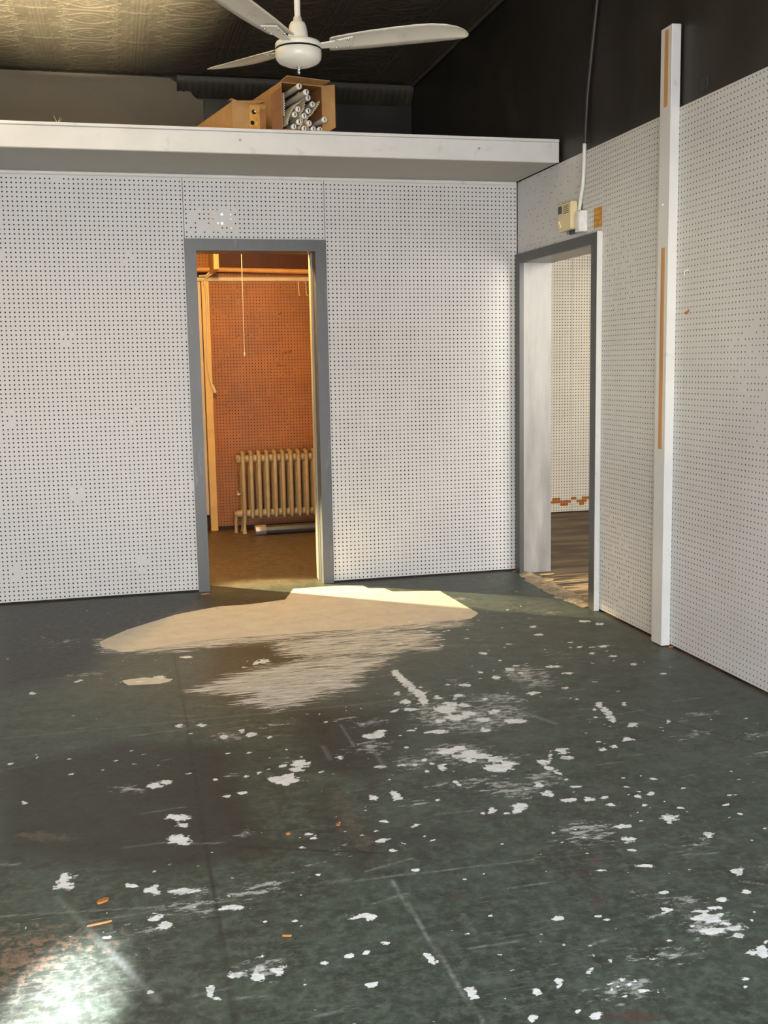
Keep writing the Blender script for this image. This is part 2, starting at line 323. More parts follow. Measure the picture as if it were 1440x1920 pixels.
# ------------------------------------------------------------------ floor
WHITE=[[-2.416,-3.026,0.024,-0.007,-0.0,-0.023],[-2.378,-3.005,0.02,-0.006,-0.001,-0.018],[-2.358,-3.301,0.034,-0.01,-0.001,-0.023],[-2.346,-3.36,0.015,-0.004,-0.001,-0.016],[-2.362,-3.452,0.03,-0.008,-0.002,-0.032],[-2.35,-3.488,0.013,-0.004,-0.0,-0.014],[-2.669,-3.606,0.016,-0.004,0.001,-0.022],[-2.674,-3.651,0.023,-0.006,0.001,-0.022],[-2.445,-3.74,0.02,-0.006,-0.001,-0.023],[-2.388,-3.768,0.019,-0.006,-0.001,-0.014],[-2.361,-3.77,0.035,-0.01,-0.001,-0.014],[-2.442,-3.887,0.02,-0.006,-0.0,-0.016],[-2.422,-3.932,0.02,-0.006,-0.001,-0.018],[-2.558,-3.952,0.008,-0.002,0.0,-0.008],[-2.25,-3.893,0.023,-0.007,-0.001,-0.013],[-2.279,-3.89,0.011,-0.003,-0.001,-0.008],[-2.274,-4.196,0.02,-0.005,-0.002,-0.013],[-2.233,-4.216,0.016,-0.004,-0.001,-0.015],[-2.224,-4.181,0.012,-0.003,-0.001,-0.009],[-2.185,-4.199,0.014,-0.003,-0.002,-0.018],[-2.339,-4.241,0.009,-0.002,-0.002,-0.02],[-2.33,-4.272,0.009,-0.003,-0.0,-0.006],[-1.955,-4.02,0.03,-0.009,-0.003,-0.013],[-1.94,-4.035,0.012,-0.003,-0.002,-0.01],[-2.021,-4.185,0.01,-0.003,-0.002,-0.009],[-1.979,-4.183,0.01,-0.002,-0.002,-0.009],[-1.929,-4.155,0.01,-0.002,-0.002,-0.01],[-2.078,-4.199,0.008,-0.002,-0.002,-0.009],[-2.212,-4.134,0.006,-0.002,-0.001,-0.009],[-1.993,-4.313,0.013,-0.004,-0.003,-0.01],[-2.005,-3.097,0.047,-0.014,-0.005,-0.036],[-1.978,-3.071,0.02,-0.006,-0.003,-0.018],[-1.929,-2.971,0.028,-0.008,-0.006,-0.034],[-1.948,-3.021,0.024,-0.007,-0.003,-0.019],[-1.627,-2.776,0.037,-0.011,-0.006,-0.027],[-1.595,-2.744,0.023,-0.006,-0.006,-0.022],[-1.79,-2.961,0.011,-0.003,-0.004,-0.02],[-1.676,-3.077,0.017,-0.005,-0.003,-0.014],[-1.754,-3.325,0.014,-0.005,-0.004,-0.017],[-1.995,-3.522,0.013,-0.004,-0.002,-0.01],[-1.99,-3.556,0.007,-0.003,-0.001,-0.007],[-2.053,-2.63,0.02,-0.006,-0.003,-0.023],[-2.154,-2.629,0.015,-0.004,-0.002,-0.023],[-2.08,-2.579,0.009,-0.003,-0.003,-0.024],[-2.304,-2.455,0.014,-0.004,-0.001,-0.019],[-2.223,-2.473,0.015,-0.005,-0.002,-0.018],[-1.993,-2.683,0.011,-0.003,-0.001,-0.011],[-2.219,-3.028,0.007,-0.002,-0.001,-0.009],[-2.819,-3.05,0.008,-0.002,0.001,-0.013],[-2.891,-2.684,0.008,-0.002,0.001,-0.011],[-2.806,-2.646,0.005,-0.002,0.001,-0.011],[-2.749,-3.855,0.005,-0.002,0.0,-0.008],[-2.119,-3.029,0.008,-0.002,-0.001,-0.009],[-2.199,-3.18,0.013,-0.004,-0.001,-0.012],[-2.147,-3.169,0.014,-0.004,-0.002,-0.013],[-2.501,-3.7,0.014,-0.004,0.0,-0.012],[-1.687,-3.305,0.013,-0.004,-0.004,-0.017],[-1.683,-3.345,0.016,-0.004,-0.006,-0.02],[-1.422,-3.002,0.029,-0.008,-0.009,-0.03],[-1.373,-2.99,0.025,-0.007,-0.008,-0.025],[-1.347,-3.041,0.032,-0.009,-0.01,-0.029],[-1.322,-3.08,0.039,-0.012,-0.008,-0.024],[-1.28,-3.124,0.031,-0.009,-0.009,-0.024],[-1.368,-3.103,0.021,-0.006,-0.006,-0.019],[-1.392,-3.059,0.018,-0.006,-0.005,-0.014],[-1.298,-3.2,0.045,-0.013,-0.013,-0.036],[-1.25,-3.174,0.024,-0.007,-0.008,-0.023],[-1.503,-3.099,0.009,-0.002,-0.003,-0.01],[-1.537,-3.163,0.008,-0.002,-0.004,-0.014],[-1.476,-3.147,0.013,-0.004,-0.005,-0.018],[-1.516,-3.059,0.009,-0.002,-0.003,-0.01],[-1.465,-3.12,0.007,-0.002,-0.003,-0.009],[-1.558,-3.093,0.007,-0.003,-0.003,-0.009],[-1.286,-2.563,0.043,-0.013,-0.014,-0.043],[-1.276,-2.666,0.043,-0.013,-0.009,-0.03],[-1.213,-2.639,0.024,-0.007,-0.01,-0.03],[-1.347,-2.69,0.02,-0.006,-0.006,-0.017],[-1.387,-2.802,0.03,-0.01,-0.007,-0.022],[-1.189,-2.725,0.027,-0.008,-0.008,-0.023],[-1.247,-2.506,0.028,-0.009,-0.008,-0.026],[-1.2,-2.534,0.024,-0.007,-0.006,-0.019],[-1.078,-2.772,0.042,-0.013,-0.009,-0.023],[-1.118,-2.648,0.019,-0.006,-0.008,-0.024],[-1.412,-2.427,0.02,-0.006,-0.007,-0.026],[-1.414,-2.308,0.013,-0.003,-0.006,-0.021],[-1.32,-2.338,0.017,-0.005,-0.006,-0.02],[-1.273,-2.411,0.017,-0.005,-0.006,-0.02],[-1.184,-2.417,0.021,-0.006,-0.007,-0.02],[-1.093,-2.482,0.012,-0.004,-0.004,-0.013],[-0.677,-2.944,0.015,-0.005,-0.011,-0.021],[-0.764,-3.078,0.016,-0.005,-0.01,-0.02],[-1.031,-3.114,0.021,-0.006,-0.01,-0.024],[-0.9,-3.148,0.011,-0.003,-0.009,-0.019],[-1.043,-3.179,0.025,-0.007,-0.006,-0.014],[-0.842,-3.127,0.011,-0.003,-0.007,-0.014],[-1.135,-3.188,0.02,-0.006,-0.007,-0.018],[-1.136,-3.248,0.015,-0.032,-0.009,-0.016],[-1.125,-3.301,0.007,-0.015,-0.006,-0.011],[-1.091,-3.149,0.005,-0.001,-0.018,-0.042],[-1.12,-3.419,0.014,-0.004,-0.004,-0.008],[-1.123,-3.358,0.006,-0.002,-0.003,-0.008],[-1.343,-3.513,0.024,-0.007,-0.008,-0.022],[-1.359,-3.541,0.016,-0.004,-0.007,-0.018],[-1.434,-3.519,0.012,-0.004,-0.007,-0.018],[-1.225,-3.374,0.008,-0.015,-0.01,-0.018],[-1.227,-3.445,0.016,-0.005,-0.006,-0.016],[-1.215,-3.457,0.008,-0.002,-0.005,-0.011],[-1.179,-3.511,0.022,-0.006,-0.007,-0.015],[-1.075,-3.579,0.016,-0.004,-0.004,-0.008],[-1.067,-3.527,0.014,-0.004,-0.005,-0.011],[-0.967,-3.543,0.013,-0.004,-0.006,-0.012],[-1.133,-3.812,0.017,-0.005,-0.008,-0.015],[-1.105,-3.729,0.02,-0.006,-0.006,-0.013],[-1.157,-3.875,0.011,-0.004,-0.003,-0.006],[-0.949,-3.713,0.022,-0.007,-0.009,-0.017],[-0.965,-3.743,0.009,-0.003,-0.008,-0.013],[-0.903,-3.851,0.012,-0.004,-0.01,-0.016],[-0.95,-4.062,0.011,-0.003,-0.007,-0.011],[-0.939,-4.068,0.009,-0.002,-0.011,-0.018],[-1.172,-3.967,0.014,-0.004,-0.004,-0.008],[-1.161,-3.973,0.019,-0.006,-0.003,-0.006],[-1.321,-3.971,0.006,-0.001,-0.002,-0.005],[-1.29,-3.961,0.011,-0.003,-0.003,-0.006],[-1.651,-3.907,0.006,-0.002,-0.002,-0.008],[-1.594,-3.896,0.006,-0.001,-0.002,-0.005],[-1.759,-3.823,0.012,-0.004,-0.002,-0.008],[-1.649,-4.107,0.005,-0.002,-0.003,-0.007],[-1.731,-4.169,0.006,-0.002,-0.001,-0.005],[-1.496,-4.161,0.012,-0.003,-0.004,-0.009],[-1.399,-4.178,0.01,-0.003,-0.003,-0.007],[-1.383,-4.198,0.008,-0.002,-0.002,-0.005],[-1.143,-4.259,0.032,-0.009,-0.011,-0.018],[-1.17,-4.315,0.028,-0.008,-0.008,-0.015],[-1.108,-4.318,0.024,-0.006,-0.007,-0.01],[-1.127,-4.292,0.014,-0.004,-0.004,-0.006],[-1.121,-4.351,0.016,-0.005,-0.006,-0.01],[-1.113,-4.423,0.021,-0.006,-0.01,-0.015],[-1.114,-4.441,0.011,-0.003,-0.008,-0.011],[-1.105,-4.219,0.018,-0.005,-0.004,-0.007],[-1.065,-4.189,0.012,-0.003,-0.006,-0.01],[-0.985,-4.169,0.011,-0.003,-0.007,-0.01],[-1.842,-4.254,0.007,-0.021,-0.007,-0.008],[-1.795,-4.397,0.009,-0.01,-0.007,-0.013],[-1.797,-4.417,0.009,-0.002,-0.003,-0.009],[-1.662,-4.438,0.009,-0.002,-0.005,-0.013],[-1.596,-4.409,0.009,-0.002,-0.004,-0.009],[-1.608,-4.429,0.012,0.007,0.0,-0.004],[-1.515,-4.389,0.009,-0.002,-0.004,-0.01],[-1.486,-4.338,0.005,-0.002,-0.002,-0.004],[-1.575,-4.547,0.012,-0.004,-0.006,-0.012],[-1.703,-4.521,0.009,-0.002,-0.003,-0.009],[-1.606,-4.524,0.005,-0.002,-0.003,-0.006],[-1.464,-4.44,0.006,-0.002,-0.002,-0.006],[-1.457,-4.463,0.006,-0.002,-0.004,-0.007],[-1.485,-4.463,0.008,-0.002,-0.002,-0.006],[-1.441,-4.492,0.01,-0.003,-0.003,-0.005],[-1.441,-4.455,0.005,-0.002,-0.002,-0.004],[-1.495,-4.45,0.004,-0.001,-0.002,-0.004],[-1.486,-4.5,0.004,-0.001,-0.002,-0.003],[-1.503,-4.469,0.003,-0.001,-0.003,-0.006],[-1.413,-4.504,0.004,-0.001,-0.002,-0.003],[-1.221,-4.537,0.006,-0.002,-0.004,-0.005],[-1.453,-4.364,0.004,-0.0,-0.006,-0.012],[-1.141,-4.225,0.022,-0.006,-0.003,-0.005],[-1.19,-4.116,0.013,-0.003,-0.004,-0.007],[-1.218,-2.841,0.017,-0.006,-0.005,-0.017],[-1.22,-2.816,0.007,-0.002,-0.004,-0.011],[-0.596,-2.706,0.01,-0.004,-0.009,-0.018],[-0.733,-2.733,0.008,-0.002,-0.006,-0.012],[-0.527,-2.94,0.008,-0.002,-0.006,-0.011],[-1.57,-3.396,0.006,-0.002,-0.002,-0.008],[-1.929,-4.155,0.007,-0.002,-0.002,-0.006],[-2.017,-3.778,0.005,-0.002,-0.001,-0.006],[-1.468,-3.529,0.007,-0.002,-0.003,-0.008],[-1.399,-3.55,0.008,-0.002,-0.002,-0.008],[-1.471,-3.292,0.007,-0.025,-0.006,-0.01],[-0.649,-2.14,0.032,-0.01,-0.007,-0.016],[-0.633,-2.249,0.018,-0.006,-0.007,-0.015],[-0.295,-2.207,0.014,-0.004,-0.008,-0.015],[-0.326,-2.059,0.016,-0.005,-0.008,-0.016],[-0.176,-1.408,0.032,-0.011,-0.009,-0.021],[-0.122,-1.486,0.02,-0.007,-0.01,-0.02],[-0.065,-0.838,0.029,-0.01,-0.011,-0.026],[-0.466,-1.433,0.015,-0.005,-0.008,-0.021],[-0.502,-1.593,0.023,-0.008,-0.008,-0.02],[-0.879,-1.835,0.019,-0.006,-0.006,-0.018],[-0.854,-2.119,0.022,-0.007,-0.009,-0.023],[-0.83,-2.187,0.013,-0.004,-0.006,-0.015],[-0.951,-2.216,0.017,-0.006,-0.008,-0.022],[-1.118,-2.285,0.021,-0.007,-0.007,-0.022],[-1.334,-2.137,0.011,-0.004,-0.004,-0.015],[-1.416,-2.523,0.024,-0.008,-0.005,-0.019],[-0.3,-1.891,0.019,-0.006,-0.009,-0.017],[-0.399,-1.988,0.011,-0.004,-0.008,-0.017],[-2.881,-1.854,0.013,-0.005,0.001,-0.015],[-2.691,-1.713,0.009,-0.003,0.0,-0.017],[-2.351,-1.777,0.023,-0.007,-0.001,-0.025],[-0.883,-2.473,0.025,-0.008,-0.008,-0.02],[-0.73,-2.445,0.013,-0.004,-0.006,-0.014],[-1.878,-1.66,0.023,-0.007,-0.004,-0.036],[-1.916,-1.676,0.014,-0.004,-0.003,-0.026],[-2.216,-1.476,0.024,-0.007,-0.002,-0.019],[-0.99,-2.119,0.014,-0.004,-0.006,-0.015],[-1.347,-2.024,0.003,-0.045,-0.021,-0.039],[-1.345,-2.109,0.001,-0.053,-0.021,-0.034],[-1.341,-2.183,0.001,-0.057,-0.021,-0.033],[-1.338,-2.256,0.001,-0.05,-0.023,-0.037],[-1.334,-2.333,0.001,-0.058,-0.02,-0.031],[-1.335,-2.422,0.001,-0.057,-0.022,-0.034],[-0.693,-2.69,-0.005,-0.033,-0.02,-0.023],[-0.7,-2.75,-0.005,-0.036,-0.017,-0.018],[-0.708,-2.807,-0.005,-0.036,-0.02,-0.022],[-0.717,-2.863,-0.004,-0.026,-0.016,-0.017]]
DUST=[[-2.341,-3.782,0.054,-0.016,-0.002,-0.023],[-2.366,-3.854,0.078,-0.022,-0.003,-0.043],[-2.342,-3.894,0.052,-0.015,-0.001,-0.024],[-2.486,-3.94,0.042,-0.012,-0.001,-0.031],[-2.418,-3.84,0.032,-0.01,-0.001,-0.022],[-1.959,-2.952,0.039,-0.012,-0.006,-0.04],[-1.296,-2.627,0.138,-0.042,-0.049,-0.157],[-1.119,-2.681,0.137,-0.042,-0.051,-0.143],[-1.356,-2.542,0.06,-0.018,-0.025,-0.088],[-1.256,-2.768,0.133,-0.04,-0.026,-0.079],[-0.817,-2.216,0.11,-0.034,-0.052,-0.135],[-0.807,-2.342,0.086,-0.027,-0.034,-0.085],[-0.974,-3.89,0.039,-0.012,-0.017,-0.03],[-1.263,-4.217,0.034,-0.01,-0.008,-0.016],[-1.234,-4.107,0.038,-0.011,-0.008,-0.015],[-1.152,-4.121,0.023,-0.006,-0.007,-0.013],[-1.162,-4.29,0.073,-0.02,-0.033,-0.057],[-1.151,-4.173,0.064,-0.018,-0.016,-0.029],[-1.477,-4.476,0.077,-0.022,-0.023,-0.047],[-1.319,-3.382,0.097,-0.028,-0.028,-0.073],[-2.134,-2.623,0.068,-0.021,-0.006,-0.058],[-2.215,-4.183,0.058,-0.017,-0.006,-0.048],[-1.652,-2.883,0.073,-0.021,-0.017,-0.073],[-1.383,-3.03,0.124,-0.037,-0.031,-0.097],[-1.322,-4.378,0.07,-0.02,-0.017,-0.032],[-1.925,-3.639,0.025,-0.007,-0.007,-0.033],[-1.225,-3.735,0.088,-0.026,-0.037,-0.082],[-2.501,-3.033,0.067,-0.02,-0.0,-0.041],[-1.189,-3.329,0.066,-0.02,-0.031,-0.076],[-1.566,-3.07,0.069,-0.02,-0.018,-0.067],[-1.052,-2.495,0.122,-0.038,-0.029,-0.078]]
RED=[[-1.374,-4.109,0.031,-0.009,-0.008,-0.017],[-1.385,-4.147,0.017,-0.005,-0.007,-0.014],[-1.688,-3.997,0.039,-0.011,-0.004,-0.013],[-1.635,-4.068,0.025,-0.007,-0.003,-0.01],[-2.094,-4.046,0.016,-0.005,-0.002,-0.012],[-2.138,-4.039,0.015,-0.005,-0.001,-0.01],[-1.51,-4.301,0.006,-0.002,-0.004,-0.008],[-1.347,-3.97,0.027,-0.007,-0.006,-0.014],[-1.499,-4.569,0.063,-0.018,-0.008,-0.017],[-1.062,-3.826,0.012,-0.004,-0.006,-0.012],[-1.28,-3.907,0.022,-0.006,-0.009,-0.02]]
STREAK_P=[[-1.763,-1.295,-1.438,-1.289,-0.994,-1.296,-0.998,-1.454,-1.082,-1.671,-1.372,-1.707,-1.618,-1.667,-1.779,-1.577],[-2.218,-2.021,-2.056,-1.853,-1.799,-1.713,-1.621,-1.685,-1.396,-1.699,-1.286,-1.772,-1.456,-1.956,-1.574,-2.166,-1.73,-2.27,-1.909,-2.372,-2.065,-2.254,-1.996,-2.128,-2.104,-2.11],[-2.609,-1.021,-2.327,-1.166,-1.851,-1.155,-1.249,-1.189,-0.782,-1.172,-0.792,-1.291,-1.28,-1.318,-1.871,-1.313,-2.334,-1.341,-2.581,-1.261]]
CREAM_P=[[-2.617,-1.052,-2.477,-0.836,-2.217,-0.569,-1.973,-0.445,-1.792,-0.448,-1.583,-0.386,-1.491,-0.104,-1.259,-0.1,-1.065,-0.133,-1.055,-0.236,-0.963,-0.267,-0.94,-0.372,-0.665,-0.449,-0.651,-0.787,-0.636,-1.066,-0.711,-1.17,-0.962,-1.187,-1.254,-1.211,-1.529,-1.191,-1.855,-1.188,-2.119,-1.179,-2.33,-1.25,-2.507,-1.295,-2.608,-1.161],[-2.517,-1.775,-2.419,-1.756,-2.295,-1.82,-2.313,-1.856,-2.355,-1.875,-2.488,-1.858],[-0.024,-0.194,0.042,-0.253,0.049,-0.531,0.068,-0.761,0.035,-0.945,0.004,-1.049,-0.059,-0.899,-0.055,-0.657,-0.051,-0.396]]
DARK_P=[[-2.923,-2.716,-2.496,-2.572,-2.145,-2.735,-2.103,-3.622,-2.424,-3.661,-2.855,-3.405],[-2.029,-1.336,-1.78,-1.416,-1.722,-1.691,-1.908,-1.796,-2.183,-2.008,-2.114,-1.585],[-3.19,-0.01,-2.035,-0.095,-1.63,-0.385,-2.216,-0.543,-2.609,-1.021,-2.625,-1.605,-3.02,-1.732],[-1.838,-2.393,-1.436,-2.517,-1.606,-3.006,-1.721,-3.171,-1.906,-3.019],[-1.931,-3.266,-1.932,-3.659,-1.888,-3.628,-1.895,-3.237],[-1.59,-3.621,-2.078,-3.556,-2.083,-3.597,-1.602,-3.662],[-1.928,-3.603,-1.899,-3.78,-1.806,-3.673,-1.832,-3.482]]
BARE=[[-1.889,-3.466,-0.003,-0.072,-0.016,-0.009],[-1.893,-3.29,-1.888,-3.69,-1.816,-3.63,-1.842,-3.24],[-2.757,-3.985,0.072,-0.021,0.006,-0.081],[-2.708,-3.927,0.074,-0.02,0.002,-0.035],[-2.738,-3.325,0.083,-0.025,0.002,-0.03],[-2.152,-2.606,0.057,-0.018,-0.005,-0.052]]
LINES=[["d",-2.272,-2.19,-2.288,-3.185,0.0036],["d",-2.288,-3.185,-2.299,-4.374,0.0044],["d",-2.273,-1.39,-2.272,-2.19,0.0027],["l",-1.835,-3.861,-1.809,-4.51,0.0048],["g",-2.689,-3.706,-2.447,-4.256,0.01],["g",-2.954,-2.405,-1.538,-2.402,0.006],["g",-1.538,-2.402,-1.257,-2.357,0.0067],["d",-2.213,-3.545,-1.817,-3.705,0.0045],["l",-2.008,-3.835,-1.436,-3.855,0.0022],["l",-2.02,-3.823,-1.934,-3.826,0.003],["g",-2.495,-2.514,-2.099,-2.479,0.004],["g",-1.05,-2.581,-0.939,-2.852,0.018],["g",-1.661,-2.836,-1.661,-3.092,0.01],["g",-1.823,-2.821,-1.823,-2.967,0.01],["l",-1.715,-2.628,-1.716,-2.864,0.0034],["l",-2.624,-3.862,-2.299,-3.851,0.0015],["l",-2.819,-3.775,-2.431,-3.836,0.002],["l",-2.291,-4.283,-2.224,-4.294,0.0015],["l",-1.745,-4.231,-1.621,-4.234,0.003],["l",-1.473,-4.293,-1.428,-4.284,0.002],["g",-1.183,-4.164,-1.194,-4.247,0.003],["l",-0.815,-2.839,-0.547,-2.79,0.0022],["l",-2.24,-3.513,-2.373,-3.485,0.003],["l",-2.52,-3.467,-2.402,-3.466,0.0015],["d",-0.675,-2.682,-0.335,-3.28,0.0022]]

def floor_material():
    t = NT('worn_dark_green_floor_paint')
    co = t.co(); big = t.noise(1.1, co, 5, 0.6); mid = t.noise(5.0, co, 6, 0.65)
    hue = t.mr(big, 0.38, 0.62)
    col = t.mix(hue, (0.034, 0.037, 0.028), (0.029, 0.045, 0.032))
    col = t.mix(t.mr(mid, 0.40, 0.65), col, (0.052, 0.070, 0.053))
    fine = t.noise(34, co, 5, 0.7)
    col = t.mix(t.mr(fine, 0.45, 0.70, 0, 0.85), col, (0.112, 0.136, 0.106))
    blot = t.noise(13, co, 6, 0.75); col = t.mix(t.mr(blot, 0.53, 0.63, 0, 0.6), col, (0.019, 0.022, 0.019)); col = t.mix(t.mr(blot, 0.47, 0.37, 0, 0.55), col, (0.095, 0.122, 0.092))
    # long scuffs that run across the room
    sc1 = t.noise(1.0, t.co((6, 110, 1), (0, 0, 0.10)), 5, 0.62)
    sc2 = t.noise(1.0, t.co((15, 190, 1), (0, 0, -0.12)), 4, 0.6)
    reg = t.mr(t.noise(1.7, co, 3), 0.42, 0.62)
    s1 = t.ma('MULTIPLY', t.mr(sc1, 0.56, 0.68), t.ma('MULTIPLY_ADD', reg, 0.35, 0.10))
    s2 = t.ma('MULTIPLY', t.mr(sc2, 0.635, 0.69), t.ma('MULTIPLY_ADD', reg, 0.45, 0.06))
    col = t.mix(s1, col, (0.15, 0.165, 0.135)); col = t.mix(s2, col, (0.36, 0.37, 0.33))
    # darker old stains and lines, with the doorway's brown reflection painted in
    dk = t.attr('a_dark'); col = t.mix(t.mr(t.ma('MULTIPLY_ADD', mid, 0.5, dk), 0.45, 1.05, 0, 0.72), col, (0.020, 0.0165, 0.0155))
    col = t.mix(t.ma('MULTIPLY', t.attr('a_seam'), 0.8), col, (0.012, 0.011, 0.010))
    col = t.mix(t.ma('MULTIPLY', t.attr('a_glaze'), 0.34), col, (0.30, 0.32, 0.30))
    col = t.mix(t.ma('MULTIPLY', t.attr('a_scratch'), t.mr(fine, 0.35, 0.6, 0.15, 0.75)), col, (0.38, 0.40, 0.36))
    # bare wood showing through, red traces
    n1 = t.noise(26, co, 6, 0.7)
    br = t.ma('MULTIPLY', t.mr(t.ma('MULTIPLY_ADD', t.ma('SUBTRACT', n1, 0.5), 3.5, t.attr('a_bare')), 0.45, 0.75), t.mr(t.attr('a_bare'), 0.02, 0.22))
    col = t.mix(t.ma('MULTIPLY', br, 0.75), col, t.mix(t.mr(fine, 0.4, 0.6), (0.060, 0.050, 0.040), (0.125, 0.098, 0.074)))
    sd = t.ma('MULTIPLY', t.mr(t.ma('MULTIPLY_ADD', t.ma('SUBTRACT', fine, 0.5), 3.5, t.attr('a_sand')), 0.4, 0.95), t.mr(t.attr('a_sand'), 0.02, 0.22))
    col = t.mix(t.ma('MULTIPLY', sd, 0.8), col, (0.27, 0.165, 0.105))
    rd = t.ma('MULTIPLY', t.mr(t.ma('MULTIPLY_ADD', t.ma('SUBTRACT', n1, 0.5), 1.6, t.attr('a_red')), 0.5, 0.8), t.mr(t.attr('a_red'), 0.02, 0.22))
    col = t.mix(t.ma('MULTIPLY', rd, 0.55), col, (0.10, 0.040, 0.037))
    ry = t.n('ShaderNodeSeparateXYZ', ins={0: co}).outputs[1]
    rf = t.mr(t.ma('MULTIPLY_ADD', t.ma('SUBTRACT', n1, 0.5), 0.9, ry), -0.05, 0.22)
    rcol = t.mix(t.mr(blot, 0.42, 0.62), (0.17, 0.125, 0.075), (0.085, 0.066, 0.042)); rcol = t.mix(t.mr(n1, 0.62, 0.70), rcol, (0.42, 0.33, 0.22))
    col = t.mix(t.ma('MULTIPLY', rf, 0.85), col, rcol)
    # thin white dust smears
    n2 = t.noise(1.0, t.co((22, 46, 1), (0, 0, 0.15)), 6, 0.72)
    du = t.ma('MULTIPLY', t.mr(t.ma('MULTIPLY_ADD', t.ma('SUBTRACT', n2, 0.5), 5.0, t.attr('a_dust')), 0.75, 1.35), t.mr(t.attr('a_dust'), 0.0, 0.3, 0.14, 1.0))
    col = t.mix(t.ma('MULTIPLY', du, 0.80), col, (0.50, 0.51, 0.48))
    # dry scraped filler: streaky
    st = t.noise(1.0, t.co((7, 60, 1), (0, 0, 0.05)), 6, 0.75, 0.6)
    sk = t.ma('MULTIPLY', t.mr(t.ma('MULTIPLY_ADD', t.ma('SUBTRACT', st, 0.5), 5.0, t.attr('a_streak')), 0.42, 0.78), t.mr(t.attr('a_streak'), 0.02, 0.22))
    col = t.mix(t.ma('MULTIPLY', sk, 0.9), col, t.mix(t.mr(st, 0.5, 0.62), (0.58, 0.55, 0.49), (0.84, 0.82, 0.77)))
    # solid patch of floor levelling compound
    pc = t.mr(t.ma('MULTIPLY_ADD', t.ma('SUBTRACT', n1, 0.5), 0.55, t.attr('a_cream')), 0.46, 0.54)
    pcol = t.mix(t.mr(t.noise(9, co, 6, 0.7), 0.35, 0.7), (0.62, 0.565, 0.465), (0.74, 0.69, 0.58))
    pcol = t.mix(t.mr(t.noise(20, co, 3, 0.6), 0.72, 0.76), pcol, (0.15, 0.12, 0.09))
    pcol = t.mix(t.mr(st, 0.60, 0.68, 0, 0.5), pcol, (0.36, 0.32, 0.26)); col = t.mix(pc, col, pcol)
    # white paint splashes
    n3 = t.noise(1.0, t.co((36, 46, 1)), 6, 0.62)
    wh = t.ma('MULTIPLY', t.mr(t.ma('MULTIPLY_ADD', t.ma('SUBTRACT', n3, 0.5), 1.9, t.attr('a_white')), 0.44, 0.56), t.mr(t.attr('a_white'), 0.02, 0.22))
    # free small spatter
    wv = t.n('ShaderNodeVectorMath', operation='MULTIPLY_ADD', ins={0: t.n('ShaderNodeTexNoise', ins={'Vector': co, 'Scale': 45.0}).outputs['Color'], 1: (0.03, 0.03, 0), 2: t.co((1, 1.2, 1))}).outputs[0]
    vo = t.n('ShaderNodeTexVoronoi', ins={'Vector': wv}); vo.inputs['Scale'].default_value = 9
    rr = t.n('ShaderNodeSeparateColor', ins={0: vo.outputs['Color']})
    rad = t.mr(rr.outputs[0], 0.35, 1.0, 0.0, 0.075)
    spk = t.ma('LESS_THAN', vo.outputs['Distance'], rad)
    vo2 = t.n('ShaderNodeTexVoronoi', ins={'Vector': wv}); vo2.inputs['Scale'].default_value = 26
    rr2 = t.n('ShaderNodeSeparateColor', ins={0: vo2.outputs['Color']})
    spk2 = t.ma('LESS_THAN', vo2.outputs['Distance'], t.ma('MULTIPLY', t.mr(rr2.outputs[1], 0.55, 1.0, 0.0, 0.16), reg))
    wcol = t.mix(t.mr(n2, 0.3, 0.6), (0.62, 0.63, 0.62), (0.86, 0.87, 0.86))
    wcol = t.mix(t.mr(t.noise(7, co, 4, 0.7), 0.56, 0.70, 0, 0.75), wcol, (0.30, 0.31, 0.30))
    wh2 = t.ma('MAXIMUM', t.ma('MAXIMUM', wh, t.ma('MULTIPLY', spk, 0.8)), t.ma('MULTIPLY', spk2, 0.6))
    col = t.mix(wh2, col, wcol)
    rough = t.ma('MAXIMUM', t.mr(fine, 0.3, 0.7, 0.40, 0.58), t.ma('MULTIPLY', t.ma('MAXIMUM', pc, sk), 0.75))
    t.bump(t.ma('ADD', t.ma('MULTIPLY', fine, 0.25), t.ma('ADD', wh, pc)), 0.25, 0.003)
    return t.out(col, rough, 0.0, 0.5)

def sdf_ellipse(X, Y, e):
    cx, cy_, ax, ay, bx, by = e; dx, dy = X-cx, Y-cy_
    det = ax*by-ay*bx
    if abs(det) < 1e-9: return np.full(X.shape, 1.0)
    u = (dx*by-dy*bx)/det; v = (-dx*ay+dy*ax)/det
    return (np.sqrt(u*u+v*v)-1)*math.sqrt(abs(det))
def sdf_poly(X, Y, p):
    P = np.array(p).reshape(-1, 2); d2 = np.full(X.shape, 1e9); ins = np.zeros(X.shape, bool)
    for i in range(len(P)):
        a, b = P[i], P[(i+1) % len(P)]; e = b-a; t_ = np.clip(((X-a[0])*e[0]+(Y-a[1])*e[1])/(e@e+1e-12), 0, 1)
        d2 = np.minimum(d2, (X-a[0]-t_*e[0])**2+(Y-a[1]-t_*e[1])**2)
        c = ((a[1] > Y) != (b[1] > Y)) & (X < (b[0]-a[0])*(Y-a[1])/(b[1]-a[1]+1e-12)+a[0]); ins ^= c
    return np.where(ins, -1, 1)*np.sqrt(d2)
